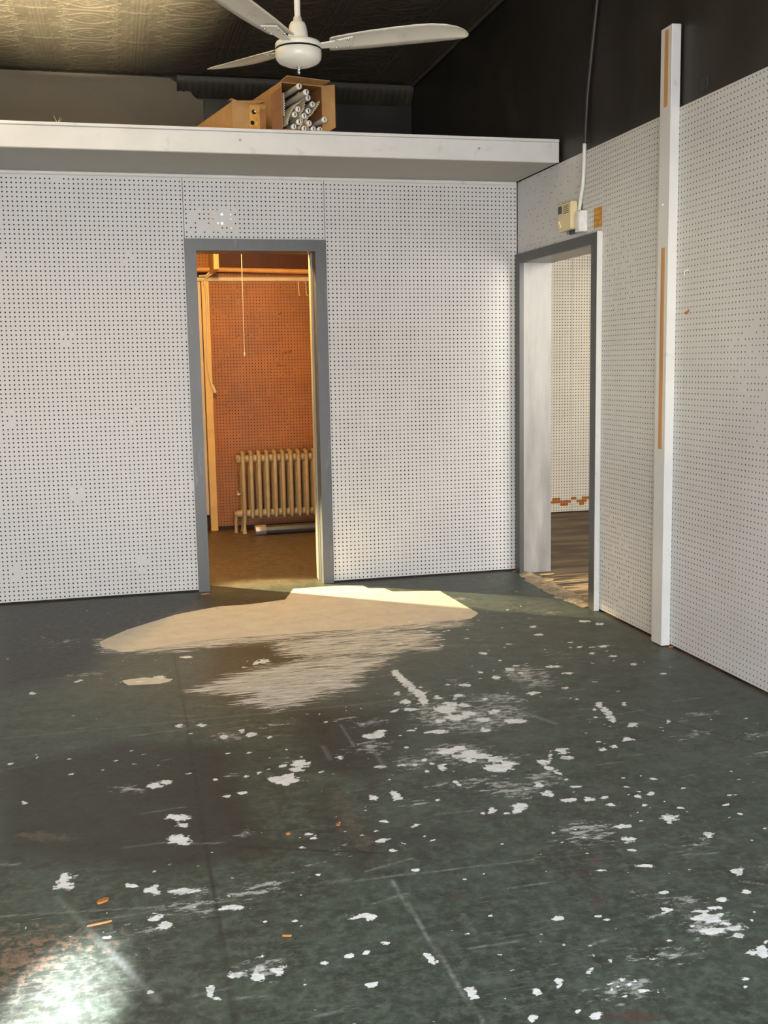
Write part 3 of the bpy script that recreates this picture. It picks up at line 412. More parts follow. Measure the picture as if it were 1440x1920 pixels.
def field(X, Y, shapes, w):
    out = np.zeros(X.shape)
    for s_ in shapes:
        el = len(s_) == 6
        if el: cx, cy_ = s_[0], s_[1]; ex = abs(s_[2])+abs(s_[4])+2*w+0.02; ey = abs(s_[3])+abs(s_[5])+2*w+0.02; bx0, bx1, by0, by1 = cx-ex, cx+ex, cy_-ey, cy_+ey
        else:
            q = np.array(s_).reshape(-1, 2); m = 2*w+0.02; bx0, bx1, by0, by1 = q[:, 0].min()-m, q[:, 0].max()+m, q[:, 1].min()-m, q[:, 1].max()+m
        i0, i1 = np.searchsorted(X[:, 0], (bx0, bx1)); j0, j1 = np.searchsorted(Y[0], (by0, by1))
        if i1 <= i0 or j1 <= j0: continue
        sl = (slice(i0, i1), slice(j0, j1))
        ww = w
        if el: ww = min(w, 1.1*math.sqrt(abs(s_[2]*s_[5]-s_[3]*s_[4]))+1e-4) if w < 0.03 else w
        d = (sdf_ellipse if el else sdf_poly)(X[sl], Y[sl], s_)
        out[sl] = np.maximum(out[sl], np.clip(0.5-d/(2*ww), 0, 1))
    return out

cl = [(rng.uniform(-2.6, -0.3), rng.uniform(-4.4, -1.2)) for _ in range(13)] + [(rng.uniform(-1.7, -0.2), rng.uniform(-4.3, -0.9)) for _ in range(20)]
for cx_, cy_0 in cl:
    for _ in range(int(rng.integers(4, 15))):
        x_, y_ = cx_+rng.normal(0, 0.11), cy_0+rng.normal(0, 0.10)
        a_, r1 = rng.uniform(-0.5, 0.7), rng.uniform(0.003, 0.010)*rng.choice([1, 1, 1, 1.7]); r2 = r1*rng.uniform(0.35, 0.9)
        WHITE.append([x_, y_, r1*math.cos(a_), r1*math.sin(a_), -r2*math.sin(a_), r2*math.cos(a_)])
for _ in range(40):
    x_, y_, r1 = rng.uniform(-3.0, -0.2), rng.uniform(-4.5, -0.6), rng.uniform(0.03, 0.11)
    DUST.append([x_, y_, r1, r1*0.2, -r1*0.1, r1*0.4])
for _ in range(90):
    x_, y_ = rng.uniform(-3.0, -0.1), rng.uniform(-4.6, -0.4); l_ = rng.uniform(0.03, 0.16); a_ = rng.normal(-0.05, 0.22) if rng.random() < 0.75 else rng.uniform(0, 3.1)
    LINES.append(['l', x_, y_, x_+l_*math.cos(a_), y_+l_*math.sin(a_), rng.uniform(0.0012, 0.003)])
for y_ in np.arange(-4.2, -1.22, 0.07): BARE.append([-0.012-0.012*rng.random(), float(y_), 0.026*rng.random()+0.008, 0, 0, 0.05])
for x_ in np.arange(-3.3, -0.02, 0.09):
    if not (-2.06 < x_ < -1.2): BARE.append([float(x_), -0.012, 0.05, 0, 0, 0.014*rng.random()+0.006])
fx = np.concatenate([[-4.6, -4.1, -3.7], np.arange(-3.4, 0.001, 0.009), [0.0]]); fx = np.unique(np.round(fx, 4))
yy = [-4.85]
while yy[-1] < 0.05: yy.append(yy[-1] + 0.0050 + 0.0085*(yy[-1]+4.85)/4.85)
fy = np.array([-8.6, -7.5, -6.5, -5.5] + yy + list(np.arange(yy[-1]+0.05, 2.5, 0.05)) + [2.5])
floor, FX, FY = grid_mesh('floor', fx, fy, lambda X, Y: X*0.0, [floor_material()], smooth=False)
struct(floor, 'dark green painted floor spattered with white paint and pale filler', 'floor')
lines = {k: [] for k in 'dlg'}
for k, x0, y0, x1, y1, wd in LINES:
    n_ = Vector((-(y1-y0), x1-x0)).normalized()*(max(wd, 0.007) if k == 'd' else max(wd, 0.002))*0.6
    lines[k].append([x0+n_.x, y0+n_.y, x1+n_.x, y1+n_.y, x1-n_.x, y1-n_.y, x0-n_.x, y0-n_.y])
for nm, sh, ww in (('a_white', WHITE, 0.022), ('a_dust', DUST, 0.05), ('a_red', RED, 0.03), ('a_streak', STREAK_P, 0.07), ('a_cream', CREAM_P, 0.016),
                   ('a_dark', DARK_P, 0.10), ('a_bare', BARE[:2]+BARE[4:], 0.035), ('a_sand', BARE[2:4], 0.14), ('a_seam', lines['d'], 0.004), ('a_scratch', lines['l'], 0.004), ('a_glaze', lines['g'], 0.006)):
    floor.data.attributes.new(nm, 'FLOAT', 'POINT').data.foreach_set('value', field(FX, FY, sh, ww).astype(np.float32).ravel())

# ------------------------------------------------------------------ back partition (pegboard) and left doorway
DX0, DX1, DZ = -1.985, -1.286, 2.015         # doorway 1 opening
ZT = 2.44
def fill_left(u, v): return (np.sin(u*9+1.3)*np.sin(v*7+0.4) > 0.93) & (rng.random(len(u)) < 0.5)
def fill_over(u, v): return ((u < 0.30) & (v > 0.08) & (v < 0.24) & (rng.random(len(u)) < 0.45))
wall_back = struct(empty('wall_back', (0, 0, 0)), 'grey white pegboard partition across the back with a doorway', 'wall')
X0 = -4.5
pegboard('pegboard_panel', (X0, 0, 0.012), (1, 0, 0), (0, 0, 1), -2.049-X0, ZT-0.012, wall_back, [M['peg_white']], None, fill_left)
pegboard('pegboard_panel', (-2.046, 0, 2.03), (1, 0, 0), (0, 0, 1), 0.824, ZT-2.03, wall_back, [M['peg_white']], None, fill_over)
pegboard('pegboard_panel', (-1.219, 0, 0.012), (1, 0, 0), (0, 0, 1), 1.214, ZT-0.012, wall_back, [M['peg_white']])
b = MB()
b.box((X0, 0.02, 0), (DX0-0.02, 0.17, ZT)); b.box((DX1+0.02, 0.02, 0), (0.0, 0.17, ZT))
b.box((DX0-0.02, 0.02, DZ+0.02), (DX1+0.02, 0.17, 2.13)); b.box((DX0-0.02, 0.02, 2.25), (DX1+0.02, 0.17, ZT))
b.box((-1.76, 0.02, 2.13), (DX1+0.02, 0.17, 2.25)); b.box((DX0-0.02, 0.02, 2.13), (-1.90, 0.17, 2.25))
b.build('backing', M['cavity'], wall_back)
b = MB(); b.box((X0, 0.171, 0), (DX0-0.02, 0.176, ZT)); b.box((DX1+0.02, 0.171, 0), (0.0, 0.176, ZT)); b.build('rear_face', M['rear_wall_plain'], wall_back)

door_1 = struct(empty('door_1', ((DX0+DX1)/2, 0, 0)), 'slate grey door frame around the left doorway in the back partition', 'door frame')
cw = 0.066
b = MB(); b.prism([(DX0-cw, -0.02, 0), (DX0, -0.02, 0), (DX0, -0.02, DZ), (DX0-cw, -0.02, DZ+cw)], (0, 0.02, 0)); b.build('side_casing', M['casing'], door_1)
b = MB(); b.prism([(DX1, -0.02, 0), (DX1+cw, -0.02, 0), (DX1+cw, -0.02, DZ+cw), (DX1, -0.02, DZ)], (0, 0.02, 0)); b.build('side_casing', M['casing'], door_1)
b = MB(); b.prism([(DX0, -0.0205, DZ), (DX1, -0.0205, DZ), (DX1+cw, -0.0205, DZ+cw), (DX0-cw, -0.0205, DZ+cw)], (0, 0.02, 0)); b.build('head_casing', M['casing'], door_1)
b = MB(); b.box((DX0-0.02, 0, 0), (DX0, 0.18, DZ+0.02)); b.box((DX0, 0, DZ), (DX1, 0.18, DZ+0.02)); b.build('jamb', M['casing'], door_1)
b = MB(); b.box((DX1, 0, 0), (DX1+0.02, 0.05, DZ)); b.build('jamb', M['casing'], door_1)
for x_, y0_, y1_, m_ in ((0.004, 0.05, 0.082, 'casing'), (0.012, 0.085, 0.108, 'stop_grey'), (0.004, 0.111, 0.138, 'stop_grey'), (0.006, 0.142, 0.19, 'cream_trim')):
    b = MB(); b.bbox((DX1-x_, y0_, 0), (DX1+0.02, y1_, DZ)); tag(b.build('door_stop', M[m_], door_1), {'cream_trim': 'cream far edge strip'}.get(m_), None)

# ------------------------------------------------------------------ right wall and right doorway
RY0, RY1, RZ = -1.135, -0.105, 1.945         # doorway 2 opening (y range)
wall_right = struct(empty('wall_right', (0, 0, 0)), 'right wall, grey pegboard below and black paint above', 'wall')
def mat_over(u, v):      # u from y=-1.215 toward the corner
    y = -1.215+u; z = 2.0+v
    return ((y < -1.115) & (y > -1.21) & (z < 2.135) & (z > 2.015))
def fill_right(u, v): return (np.sin(u*5+0.7)+np.sin(v*4.1+u*2) > 1.5) & (rng.random(len(u)) < 0.25)
# face looks to -x : U = -y, V = z gives (-1,0,0)
pegboard('pegboard_panel', (0, -1.212, 0.012), (0, -1, 0), (0, 0, 1), 2.46, ZT-0.012, wall_right, [M['peg_white'], M['hardboard_tan']], None, fill_right, r=0.0038)
pegboard('pegboard_panel', (0, -0.002, 2.0), (0, -1, 0), (0, 0, 1), 1.207, ZT-2.0, wall_right, [M['peg_white'], M['hardboard_tan']], lambda u, v: mat_over(1.213-u, v), lambda u, v: (u < 0.95) & (rng.random(len(u)) < 0.8), r=0.0038)
b = MB()
b.box((0.02, -3.68, 0), (0.17, RY0-0.03, ZT)); b.box((0.02, RY1+0.03, 0), (0.17, 0.17, ZT)); b.box((0.02, RY0-0.03, RZ+0.02), (0.17, RY1+0.03, ZT))
b.build('backing', M['cavity'], wall_right)
b = MB(); b.box((0.0, -8.6, 0), (0.17, -3.68, ZT)); b.build('plain_board', M['peg_white'], wall_right)
b = MB(); b.box((0.0, 0.17, 0), (0.17, 2.6, ZT)); b.build('rear_room_side', M['rear_wall_plain'], wall_right)
b = MB(); b.box((0.008, -8.6, ZT), (0.17, 2.6, 3.62)); b.build('black_upper_wall', M['black'], wall_right)
b = MB(); b.box((0.171, -3.68, 0), (0.176, RY0-0.03, 3.0)); b.box((0.171, RY1+0.03, 0), (0.176, 2.45, 3.0)); b.box((0.171, RY0-0.03, RZ+0.02), (0.176, RY1+0.03, 3.0)); b.build('side_room_face', M['peg_cream'], wall_right)

door_2 = struct(empty('door_2', (0, (RY0+RY1)/2, 0)), 'slate grey door frame around the right doorway beside the corner', 'door frame')
pj = 0.027
b = MB(); b.prism([(-pj, RY0-0.075, 0), (-pj, RY0, 0), (-pj, RY0, RZ), (-pj, RY0-0.075, RZ+0.055)], (pj, 0, 0)); b.build('side_casing', M['casing_dark'], door_2)
b = MB(); b.prism([(-pj, RY1, 0), (-pj, RY1+0.075, 0), (-pj, RY1+0.075, RZ+0.055), (-pj, RY1, RZ)], (pj, 0, 0)); b.build('side_casing', M['casing_dark'], door_2)
b = MB(); b.prism([(-pj-0.0005, RY0, RZ), (-pj-0.0005, RY1, RZ), (-pj-0.0005, RY1+0.075, RZ+0.055), (-pj-0.0005, RY0-0.075, RZ+0.055)], (pj, 0, 0)); b.build('head_casing', M['casing_dark'], door_2)
b = MB(); b.bbox((-pj-0.003, RY0-0.081, 0), (0, RY0-0.0752, RZ+0.058), 0.002); tag(b.build('bright_side_face', M['white'], door_2), 'casing side face coloured bright as if lit', None)  # casing's own side face, its brightness put in as white colour
b = MB(); b.box((0, RY1, 0.0), (0.185, RY1+0.03, RZ)); tag(b.build('far_jamb', M['jambboard'], door_2), 'pale worn wooden jamb board', None)
b = MB(); b.box((0, RY0-0.03, 0.0), (0.185, RY0, RZ)); b.build('near_jamb', M['jambboard'], door_2)
b = MB(); b.box((0, RY0-0.03, RZ), (0.185, RY1+0.03, RZ+0.02)); b.build('head_jamb', M['jambboard'], door_2)

# ------------------------------------------------------------------ remaining shell
b = MB(); b.box((-4.65, -8.6, 0), (X0, 2.6, 3.62)); struct(b.build('wall_left', M['leftwall']), 'pale painted left side wall outside the view', 'wall')
wf = struct(empty('wall_front', (-2.3, -8.6, 0)), 'shopfront wall with wide glazing behind the viewer', 'wall')
b = MB(); b.box((-4.65, -8.75, 0), (0.17, -8.6, 0.28)); b.box((-4.65, -8.75, 2.62), (0.17, -8.6, 3.62)); b.box((-4.65, -8.75, 0.28), (-4.38, -8.6, 2.62)); b.box((-0.62, -8.75, 0.28), (0.17, -8.6, 2.62)); b.build('front_wall', M['plaster'], wf)

wall_rear = struct(empty('wall_rear', (0, 2.45, 0)), 'red brown pegboard wall at the end of the rear room', 'wall')
pegboard('pegboard_panel', (-1.72, 2.45, 0.03), (1, 0, 0), (0, 0, 1), 1.72, 2.095-0.03, wall_rear, [M['peg_red']], None, lambda u, v: (rng.random(len(u)) < 0.04), r=0.0043)
tag(pegboard('pegboard_panel', (-1.655, 2.45, 2.10), (1, 0, 0), (0, 0, 1), 1.655, ZT-2.10, wall_rear, [M['peg_dark']], None, None, r=0.0043), 'darker red pegboard above the pipe', None)
pegboard('pegboard_panel', (-2.6, 2.45, 2.10), (1, 0, 0), (0, 0, 1), 0.94, ZT-2.10, wall_rear, [M['peg_red']], None, None, r=0.0043)
b = MB(); b.box((-4.65, 2.46, 0), (0.17, 2.6, ZT)); b.build('rear_backing', M['cavity'], wall_rear)
b = MB(); b.box((-4.65, 2.45, 0), (-2.61, 2.46, ZT)); b.build('plain_wall', M['rear_wall_plain'], wall_rear)
b = MB(); b.box((-4.65, 2.45, ZT), (0.17, 2.6, 3.62)); b.build('black_upper_wall', M['black'], wall_rear)
# flush panel that closes off the cornice on the left
b = MB(); prof = [(-4.5, 2.57), (-1.70, 2.57), (-1.70, 3.42), (-1.745, 3.425), (-1.78, 3.455), (-1.80, 3.50), (-1.85, 3.525), (-1.90, 3.545), (-1.95, 3.575), (-2.1, 3.58), (-4.5, 3.585)]
b.prism([(x, 2.40, z) for x, z in prof], (0, 0.05, 0)); struct(b.build('trim_1', M['panel_dark']), 'flat dark brown panel above the shelf meeting the tin ceiling', 'wall panel')
# ribbed cove cornice
xs = np.arange(-1.9, 0.005, 0.006); th = np.linspace(0, 1, 15)
rb = np.clip(np.cos(xs/0.052*2*math.pi)*1.6, -1, 1)
V = []
for i, x in enumerate(xs):
    for q in th:
        a = q*math.pi/2
        rad = 0.105 + (0.006*rb[i] if 0.12 < q < 0.8 else 0.0)
        V.append((x, 2.45-0.13+rad*(1-math.cos(a))*1.0+0.02, 3.585-0.13*q - 0.012*math.sin(a)))
nxs, nth = len(xs), len(th); a_ = (np.arange(nxs-1)[:, None]*nth+np.arange(nth-1)[None]).ravel(); q_ = np.stack([a_, a_+1, a_+nth+1, a_+nth], 1)
struct(np_mesh('trim_2', np.array(V), q_.ravel(), np.arange(len(q_))*4, np.full(len(q_), 4), [M['tin_dark']], smooth=True), 'ribbed dark tin cove along the rear top', 'cornice')

# tin ceiling with stamped relief
def tin_h(X, Y):
    px = ((X+0.30) / 0.636) % 1.0; py = ((Y-0.965) / 0.318) % 1.0
    sx = np.minimum(px, 1-px)*0.636; syy = np.minimum(py, 1-py)*0.318
    py2 = ((Y-0.965)/0.636) % 1.0; sy2 = np.minimum(py2, 1-py2)*0.636
    g = lambda d, w_: np.exp(-(d/w_)**2)
    h = 1.0*g(sx-0.012, 0.006) + 0.9*g(sx-0.034, 0.006) - 0.7*g(sx, 0.005) + 0.9*g(sy2-0.008, 0.006) - 0.5*g(sy2, 0.004) + 0.35*g(syy, 0.006)
    u = (px-0.5)*0.636; v = (py-0.5)*0.318; au, av = np.abs(u), np.abs(v)
    # stepped bracket border near the seams
    br = np.maximum(au-0.245-0.03*(av < 0.055), av-0.135); h += 0.7*g(br, 0.0055)*(au > 0.16)
    # leafy ogee arcs and centre diamond
    oge = av - 0.105*np.cos(np.clip(au/0.21, 0, 1)*math.pi/2)**1.4; h += 0.95*g(oge, 0.007)*(au < 0.205)
    dia = np.abs(au/0.09+av/0.065-1)*0.055; h += 0.6*g(dia, 0.006)*(au < 0.1)
    h += 0.6*g(np.hypot(u, v)-0.020, 0.006)
    for s_ in (-1, 1):
        cx, cv_ = 0.155, s_*0.085
        d = np.hypot(au-cx, v-cv_); h += 0.75*g(d-0.034, 0.006) + 0.6*g(d, 0.010)
        d2 = np.abs(v - s_*(0.03+0.9*(au-0.09)))*0.7; h += 0.55*g(d2, 0.006)*(au > 0.09)*(au < 0.20)
    return h
def tin_z(X, Y):
    fade = np.clip((-X-0.30)/0.02, 0, 1)
    return 3.6 - 0.0052*tin_h(X, Y)*fade
tx = np.concatenate([np.array([-4.5, -3.9]), np.arange(-3.5, -0.25, 0.0075), [-0.2, 0.02]]); ty = np.concatenate([np.arange(-0.6, 2.46, 0.0075)])
ceil = struct(empty('ceiling', (-2.2, 0, 3.6)), 'dark stamped tin ceiling with a repeating square pattern', 'ceiling')
o, _, _ = grid_mesh('stamped_tin', tx, ty, lambda X, Y: tin_z(X, Y)-3.6, [M['tin']], ceil, True, True); o.location = (2.2, 0, 0)
b = MB(); b.box((-4.6, -8.6, 3.6), (0.17, -0.6, 3.64)); b.box((-4.6, -0.6, 3.615), (0.17, 2.6, 3.64)); b.build('plain_tin', M['tin'], ceil)
b = MB(); b.tube([(-0.012, -8.5, 3.588), (-0.012, 2.45, 3.588)], 0.016, 8); b.box((-0.055, -8.5, 3.592), (-0.028, 2.45, 3.6)); b.build('edge_moulding', M['tin'], ceil)
b = MB(); b.box((-4.5, 0.0, ZT+0.02), (0.0, 2.45, 2.56)); struct(b.build('ceiling_rear', M['cream_trim']), 'pale boarded ceiling over the rear room', 'ceiling')

# side room
t = NT('worn_brown_boards')
n_ = t.noise(1.0, t.co((2.2, 26, 1)), 6, 0.65); n2 = t.noise(1.0, t.co((1.2, 5.0, 1)), 4, 0.55)
col = t.mix(t.mr(n2, 0.42, 0.60), (0.075, 0.050, 0.030), (0.20, 0.145, 0.085)); col = t.mix(t.mr(n_, 0.5, 0.75, 0, 0.5), col, (0.24, 0.17, 0.10))
brd = t.n('ShaderNodeSeparateXYZ', ins={0: t.co()}).outputs[1]
splint = t.ma('MULTIPLY', t.mr(t.noise(1.0, t.co((3.0, 34, 1)), 3, 0.5), 0.50, 0.54), t.ma('MULTIPLY', t.mr(brd, -0.16, -0.30), t.mr(brd, -1.3, -1.2)))
col = t.mix(splint, col, (0.66, 0.46, 0.24)); M['side_floor'] = t.out(col, 0.6, 0, 0.3)
b = MB(); b.box((0.0, -4.2, -0.05), (4.6, 2.6, -0.004)); struct(b.build('floor_side', M['side_floor']), 'worn brown board floor seen through the right doorway', 'floor')
def mat_peel(u, v):
    a = 0.085+0.018*np.sin(u*13)+0.012*np.sin(u*41+1)+np.where(u > 1.22, 0.03, -0.01*np.sin(u*7))
    return (np.abs(v-a) < 0.021+0.008*np.sin(u*29))
wall_side = struct(empty('wall_side', (1, 2.4, 0)), 'cream pegboard wall seen through the right doorway with peeled band near floor', 'wall')
# two sheets with a seam
for (xa, xb) in ((0.2, 1.427), (1.430, 2.645)):
    o = pegboard('pegboard_panel', (xa, 2.4, 0.006), (1, 0, 0), (0, 0, 1), xb-xa, 2.6, wall_side, [M['peg_cream'], M['hardboard']], lambda u, v, xa=xa: mat_peel(u+xa-0.2, v))
b = MB(); b.box((0.17, 2.415, 0), (4.6, 2.6, 3.0)); b.build('backing', M['cavity'], wall_side)
b = MB(); b.box((2.65, 2.4, 0), (4.6, 2.41, 3.0)); b.build('plain_wall', M['peg_cream'], wall_side)
b = MB(); b.box((4.6, -4.2, 0), (4.7, 2.6, 3.0)); b.box((0.17, -4.3, 0), (4.7, -4.2, 3.0)); b.box((0.17, -4.3, 3.0), (4.7, 2.6, 3.1)); struct(b.build('wall_side_far', M['peg_cream']), 'plain far walls of the side room out of view', 'wall')

# ------------------------------------------------------------------ overhead shelf
sh = thing('overhead_shelf', 'long off-white boxed shelf above the back pegboard partition', 'shelf', (-2.2, -0.33, ZT))
b = MB(); b.bbox((-4.49, -0.667, ZT), (-0.008, -0.645, 2.549), 0.003); b.build('fascia', M['white'], sh)
b = MB(); b.bbox((-4.49, -0.674, 2.5495), (-0.010, 0.0, 2.565), 0.002); b.build('top_board', M['white'], sh)
b = MB(); b.box((-4.49, -0.645, ZT+0.004), (-0.008, -0.002, ZT+0.016)); b.build('soffit', M['soffit'], sh)
b = MB(); b.bbox((-4.49, -0.022, ZT-0.018), (-0.012, -0.001, ZT+0.003), 0.006); b.build('wall_moulding', M['white'], sh)
for x, z in ((-1.785, 2.508), (-0.48, 2.503)):
    b = MB(); b.lathe([(0.001, 0), (0.007, 0.0005), (0.0085, 0.003)], (x, -0.669, z), 12, axis=(0, 1, 0)); b.build('screw_plug', M['soffit'], sh)

# ------------------------------------------------------------------ wooden post on the right wall
po = thing('wall_post', 'tall narrow off-white wooden post on the right pegboard wall with bare strips', 'post', (-0.02, -1.935, 0))
b = MB(); b.bbox((-0.045, -1.985, 0.004), (0.0, -1.885, 2.79), 0.003); b.build('post_board', M['white'], po)
for z0, z1 in ((2.45, 2.775), (0.93, 1.84)):
    b = MB(); b.bbox((-0.0462, -1.956, z0), (-0.0448, -1.922, z1), 0.0004); tag(b.build('bare_strip', M['barewood'], po), 'bare tan wood strip', None)
b = MB(); b.lathe([(0.006, 0), (0.006, 0.006), (0.003, 0.008)], (-0.045, -1.93, 2.03), 10, axis=(-1, 0, 0)); b.build('nail_head', M['white'], po)

# ------------------------------------------------------------------ conduit, chime box
cdt = thing('electrical_conduit', 'thin conduit running down the right wall, black above and white below', 'conduit', (-0.012, -1.0, 2.13))
b = MB(); b.tube([(-0.006, -1.22, 3.58), (-0.006, -1.139, 3.153), (-0.008, -1.081, 2.911), (-0.008, -1.033, 2.711), (-0.010, -1.012, 2.475)], 0.011, 12); b.build('black_run', M['black'], cdt)
b = MB(); b.tube([(-0.012, -1.012, 2.475), (-0.012, -1.005, 2.36), (-0.012, -0.995, 2.27), (-0.013, -0.975, 2.215), (-0.014, -0.958, 2.16), (-0.014, -0.955, 2.135)], 0.0105, 12); b.build('white_run', M['white'], cdt)
bx = thing('outlet_box', 'narrow smeared white box at the conduit end beside the door chime', 'box', (-0.02, -0.995, 2.02))
b = MB(); b.bbox((-0.045, -1.030, 2.022), (0.0, -0.968, 2.132), 0.004); b.build('body', M['marble_white'], bx)
b = MB(); b.bbox((-0.049, -1.022, 2.035), (-0.0445, -0.976, 2.12), 0.002); b.build('cover_plate', M['marble_white'], bx)
ch = thing('door_chime', 'cream plastic intercom box above the right doorway with black button and speaker slots', 'intercom', (-0.03, -0.93, 2.04))
b = MB(); b.bbox((-0.062, -0.955, 2.045), (-0.020, -0.775, 2.195), 0.008); b.build('case', M['plastic_cream'], ch)
b = MB(); b.box((-0.020, -0.965, 2.028), (0.0, -0.83, 2.178)); b.build('mounting_plate', M['plastic_black'], ch)
b = MB(); b.bbox((-0.065, -0.832, 2.14), (-0.0615, -0.785, 2.18), 0.001); tag(b.build('button', M['plastic_black'], ch), 'black square button', None)
b = MB()
for k in range(5): b.box((-0.0628, -0.925, 2.135+k*0.0098), (-0.0615, -0.85, 2.138+k*0.0098))
b.build('speaker_slots', M['darkhole'], ch)
b = MB(); b.lathe([(0.013, 0), (0.013, 0.004), (0.010, 0.007)], (-0.0618, -0.812, 2.075), 16, axis=(-1, 0, 0)); b.tube([(-0.066, -0.812, 2.085), (-0.070, -0.812, 2.10)], 0.006, 10); b.build('knob', M['plastic_cream'], ch)
b = MB(); b.tube([(-0.004, -0.772, 2.09), (-0.004, -0.772, 2.035)], 0.002, 6); b.build('wire', M['plastic_black'], ch)

o = MB(); o.bbox((0.0035, -2.205, 2.475), (0.0085, -2.145, 2.515), 0.002); tag(o.build('dark_square', M['plastic_black'], None, (0.006, -2.175, 2.475)), 'small dark square plate on the black wall right of the post', 'mark')  # thin dark square set on the black wall
hk = MB(); hk.tube([(0.0, -2.083, 1.73), (-0.018, -2.083, 1.725), (-0.020, -2.083, 1.705)], 0.003, 8); tag(hk.build('peg_hook', M['white'], None, (0, -2.083, 1.71)), 'small white painted hook on the pegboard right of the post', 'hook', None)
cp_ = MB(); cp_.prism([(-0.002, -2.055, 1.545), (-0.002, -2.085, 1.552), (-0.002, -2.098, 1.560), (-0.002, -2.10, 1.549), (-0.002, -2.075, 1.536)], (0.0022, 0, 0)); tag(cp_.build('board_chip', M['hardboard'], None, (0, -2.08, 1.55)), 'small torn brown chip on the pegboard right of the post', 'chip')

# ------------------------------------------------------------------ ceiling fan
FC = Vector((-1.646, -1.70, 2.66))
fan = thing('ceiling_fan', 'white three-blade ceiling fan hanging from the tin ceiling', 'ceiling fan', (FC.x, FC.y, 3.6))
b = MB(); b.lathe([(0.013, 0), (0.013, 0.80)], (FC.x, FC.y, FC.z+0.11), 20); b.build('downrod', M['fan'], fan)
b = MB(); b.lathe([(0.016, 0.0), (0.05, 0.02), (0.065, 0.05), (0.066, 0.09)], (FC.x, FC.y, 3.512), 28); b.build('ceiling_canopy', M['fan'], fan)
b = MB(); b.lathe([(0.046, 0.046), (0.043, 0.075), (0.037, 0.115), (0.030, 0.128), (0.020, 0.133), (0.017, 0.150), (0.014, 0.152)], FC, 32); b.build('motor_neck', M['fan'], fan)
b = MB(); b.lathe([(0.024, -0.054), (0.058, -0.046), (0.086, -0.034), (0.096, -0.022), (0.0985, -0.008), (0.0985, 0.012), (0.094, 0.016), (0.094, 0.020), (0.0985, 0.024), (0.0985, 0.038), (0.094, 0.046), (0.060, 0.050), (0.044, 0.052)], FC, 48); b.build('motor_housing', M['fan'], fan)
b = MB(); b.lathe([(0.0965, 0.0142), (0.0945, 0.018), (0.0965, 0.0218)], FC, 48, cap=False); b.build('housing_groove', M['darkhole'], fan)
b = MB(); b.lathe([(0.003, -0.083), (0.006, -0.080), (0.008, -0.072), (0.005, -0.066), (0.010, -0.060), (0.012, -0.054)], FC, 16); tag(b.build('finial', M['chrome'], fan), 'chrome bottom finial', None)
def blade(az, name='blade'):
    D, PT = math.radians(6.0), math.radians(9)
    e = Vector((math.cos(az), math.sin(az), 0)); tn = Vector((-math.sin(az), math.cos(az), 0)); zz = Vector((0, 0, 1))
    er = (e*math.cos(D)+zz*math.sin(D)).normalized(); nn = tn.cross(er) * -1
    nup = er.cross(tn).normalized()
    if nup.z < 0: nup = -nup
    ct = -(tn*math.cos(PT) - nup*math.sin(PT)); cn = (nup*math.cos(PT) + tn*math.sin(PT))
    root = FC + zz*0.028
    def Pq(r, c, h): return root + er*r + ct*(c*1.2) + cn*h
    out_r = [0.135, 0.145, 0.22, 0.30, 0.40, 0.50, 0.57, 0.63, 0.68, 0.715, 0.735, 0.745]
    lo = [-0.050, -0.055, -0.062, -0.067, -0.070, -0.072, -0.074, -0.075, -0.076, -0.075, -0.070, -0.058]
    hi = [0.040, 0.048, 0.060, 0.068, 0.073, 0.074, 0.068, 0.052, 0.028, 0.000, -0.025, -0.045]
    nc = 7; vs = []; fs = []
    for sgn in (0, 1):
        for r, a, c in zip(out_r, lo, hi):
            for k in range(nc):
                q = k/(nc-1); cc = a+(c-a)*q; camber = 0.010*(1-(2*q-1)**2)*min(1, (c-a)/0.1)
                vs.append(Pq(r, cc, camber+0.003*sgn))
    n = len(out_r); off = n*nc
    for i in range(n-1):
        for k in range(nc-1):
            a = i*nc+k; fs.append((a, a+1, a+nc+1, a+nc)); fs.append((off+a, off+a+nc, off+a+nc+1, off+a+1))
    rim = [i*nc for i in range(n)] + [(n-1)*nc+k for k in range(1, nc)] + [i*nc+nc-1 for i in range(n-2, -1, -1)] + [k for k in range(nc-2, 0, -1)]
    for i in range(len(rim)): a, c = rim[i], rim[(i+1) % len(rim)]; fs.append((a, c, off+c, off+a))
    b = MB(); b.add(vs, fs, 0, True); bl = b.build(name, M['fan_blade'], fan)
    b = MB(); b.prism([Pq(0.090, -0.018, -0.006), Pq(0.135, -0.022, -0.006), Pq(0.235, -0.034, -0.001), Pq(0.235, 0.034, -0.001), Pq(0.135, 0.022, -0.006), Pq(0.090, 0.018, -0.006)], cn*0.006)
    b.build('blade_bracket', M['fan'], bl)
    for r, c in ((0.165, -0.028), (0.165, 0.028), (0.215, -0.028), (0.215, 0.028)):
        b = MB(); b.lathe([(0.006, 0), (0.006, 0.003), (0.003, 0.005)], Pq(r, c, -0.003), 10, axis=-cn); b.build('screw', M['chrome'], bl)
for k in range(3): blade(math.radians(-10 + 120*k))

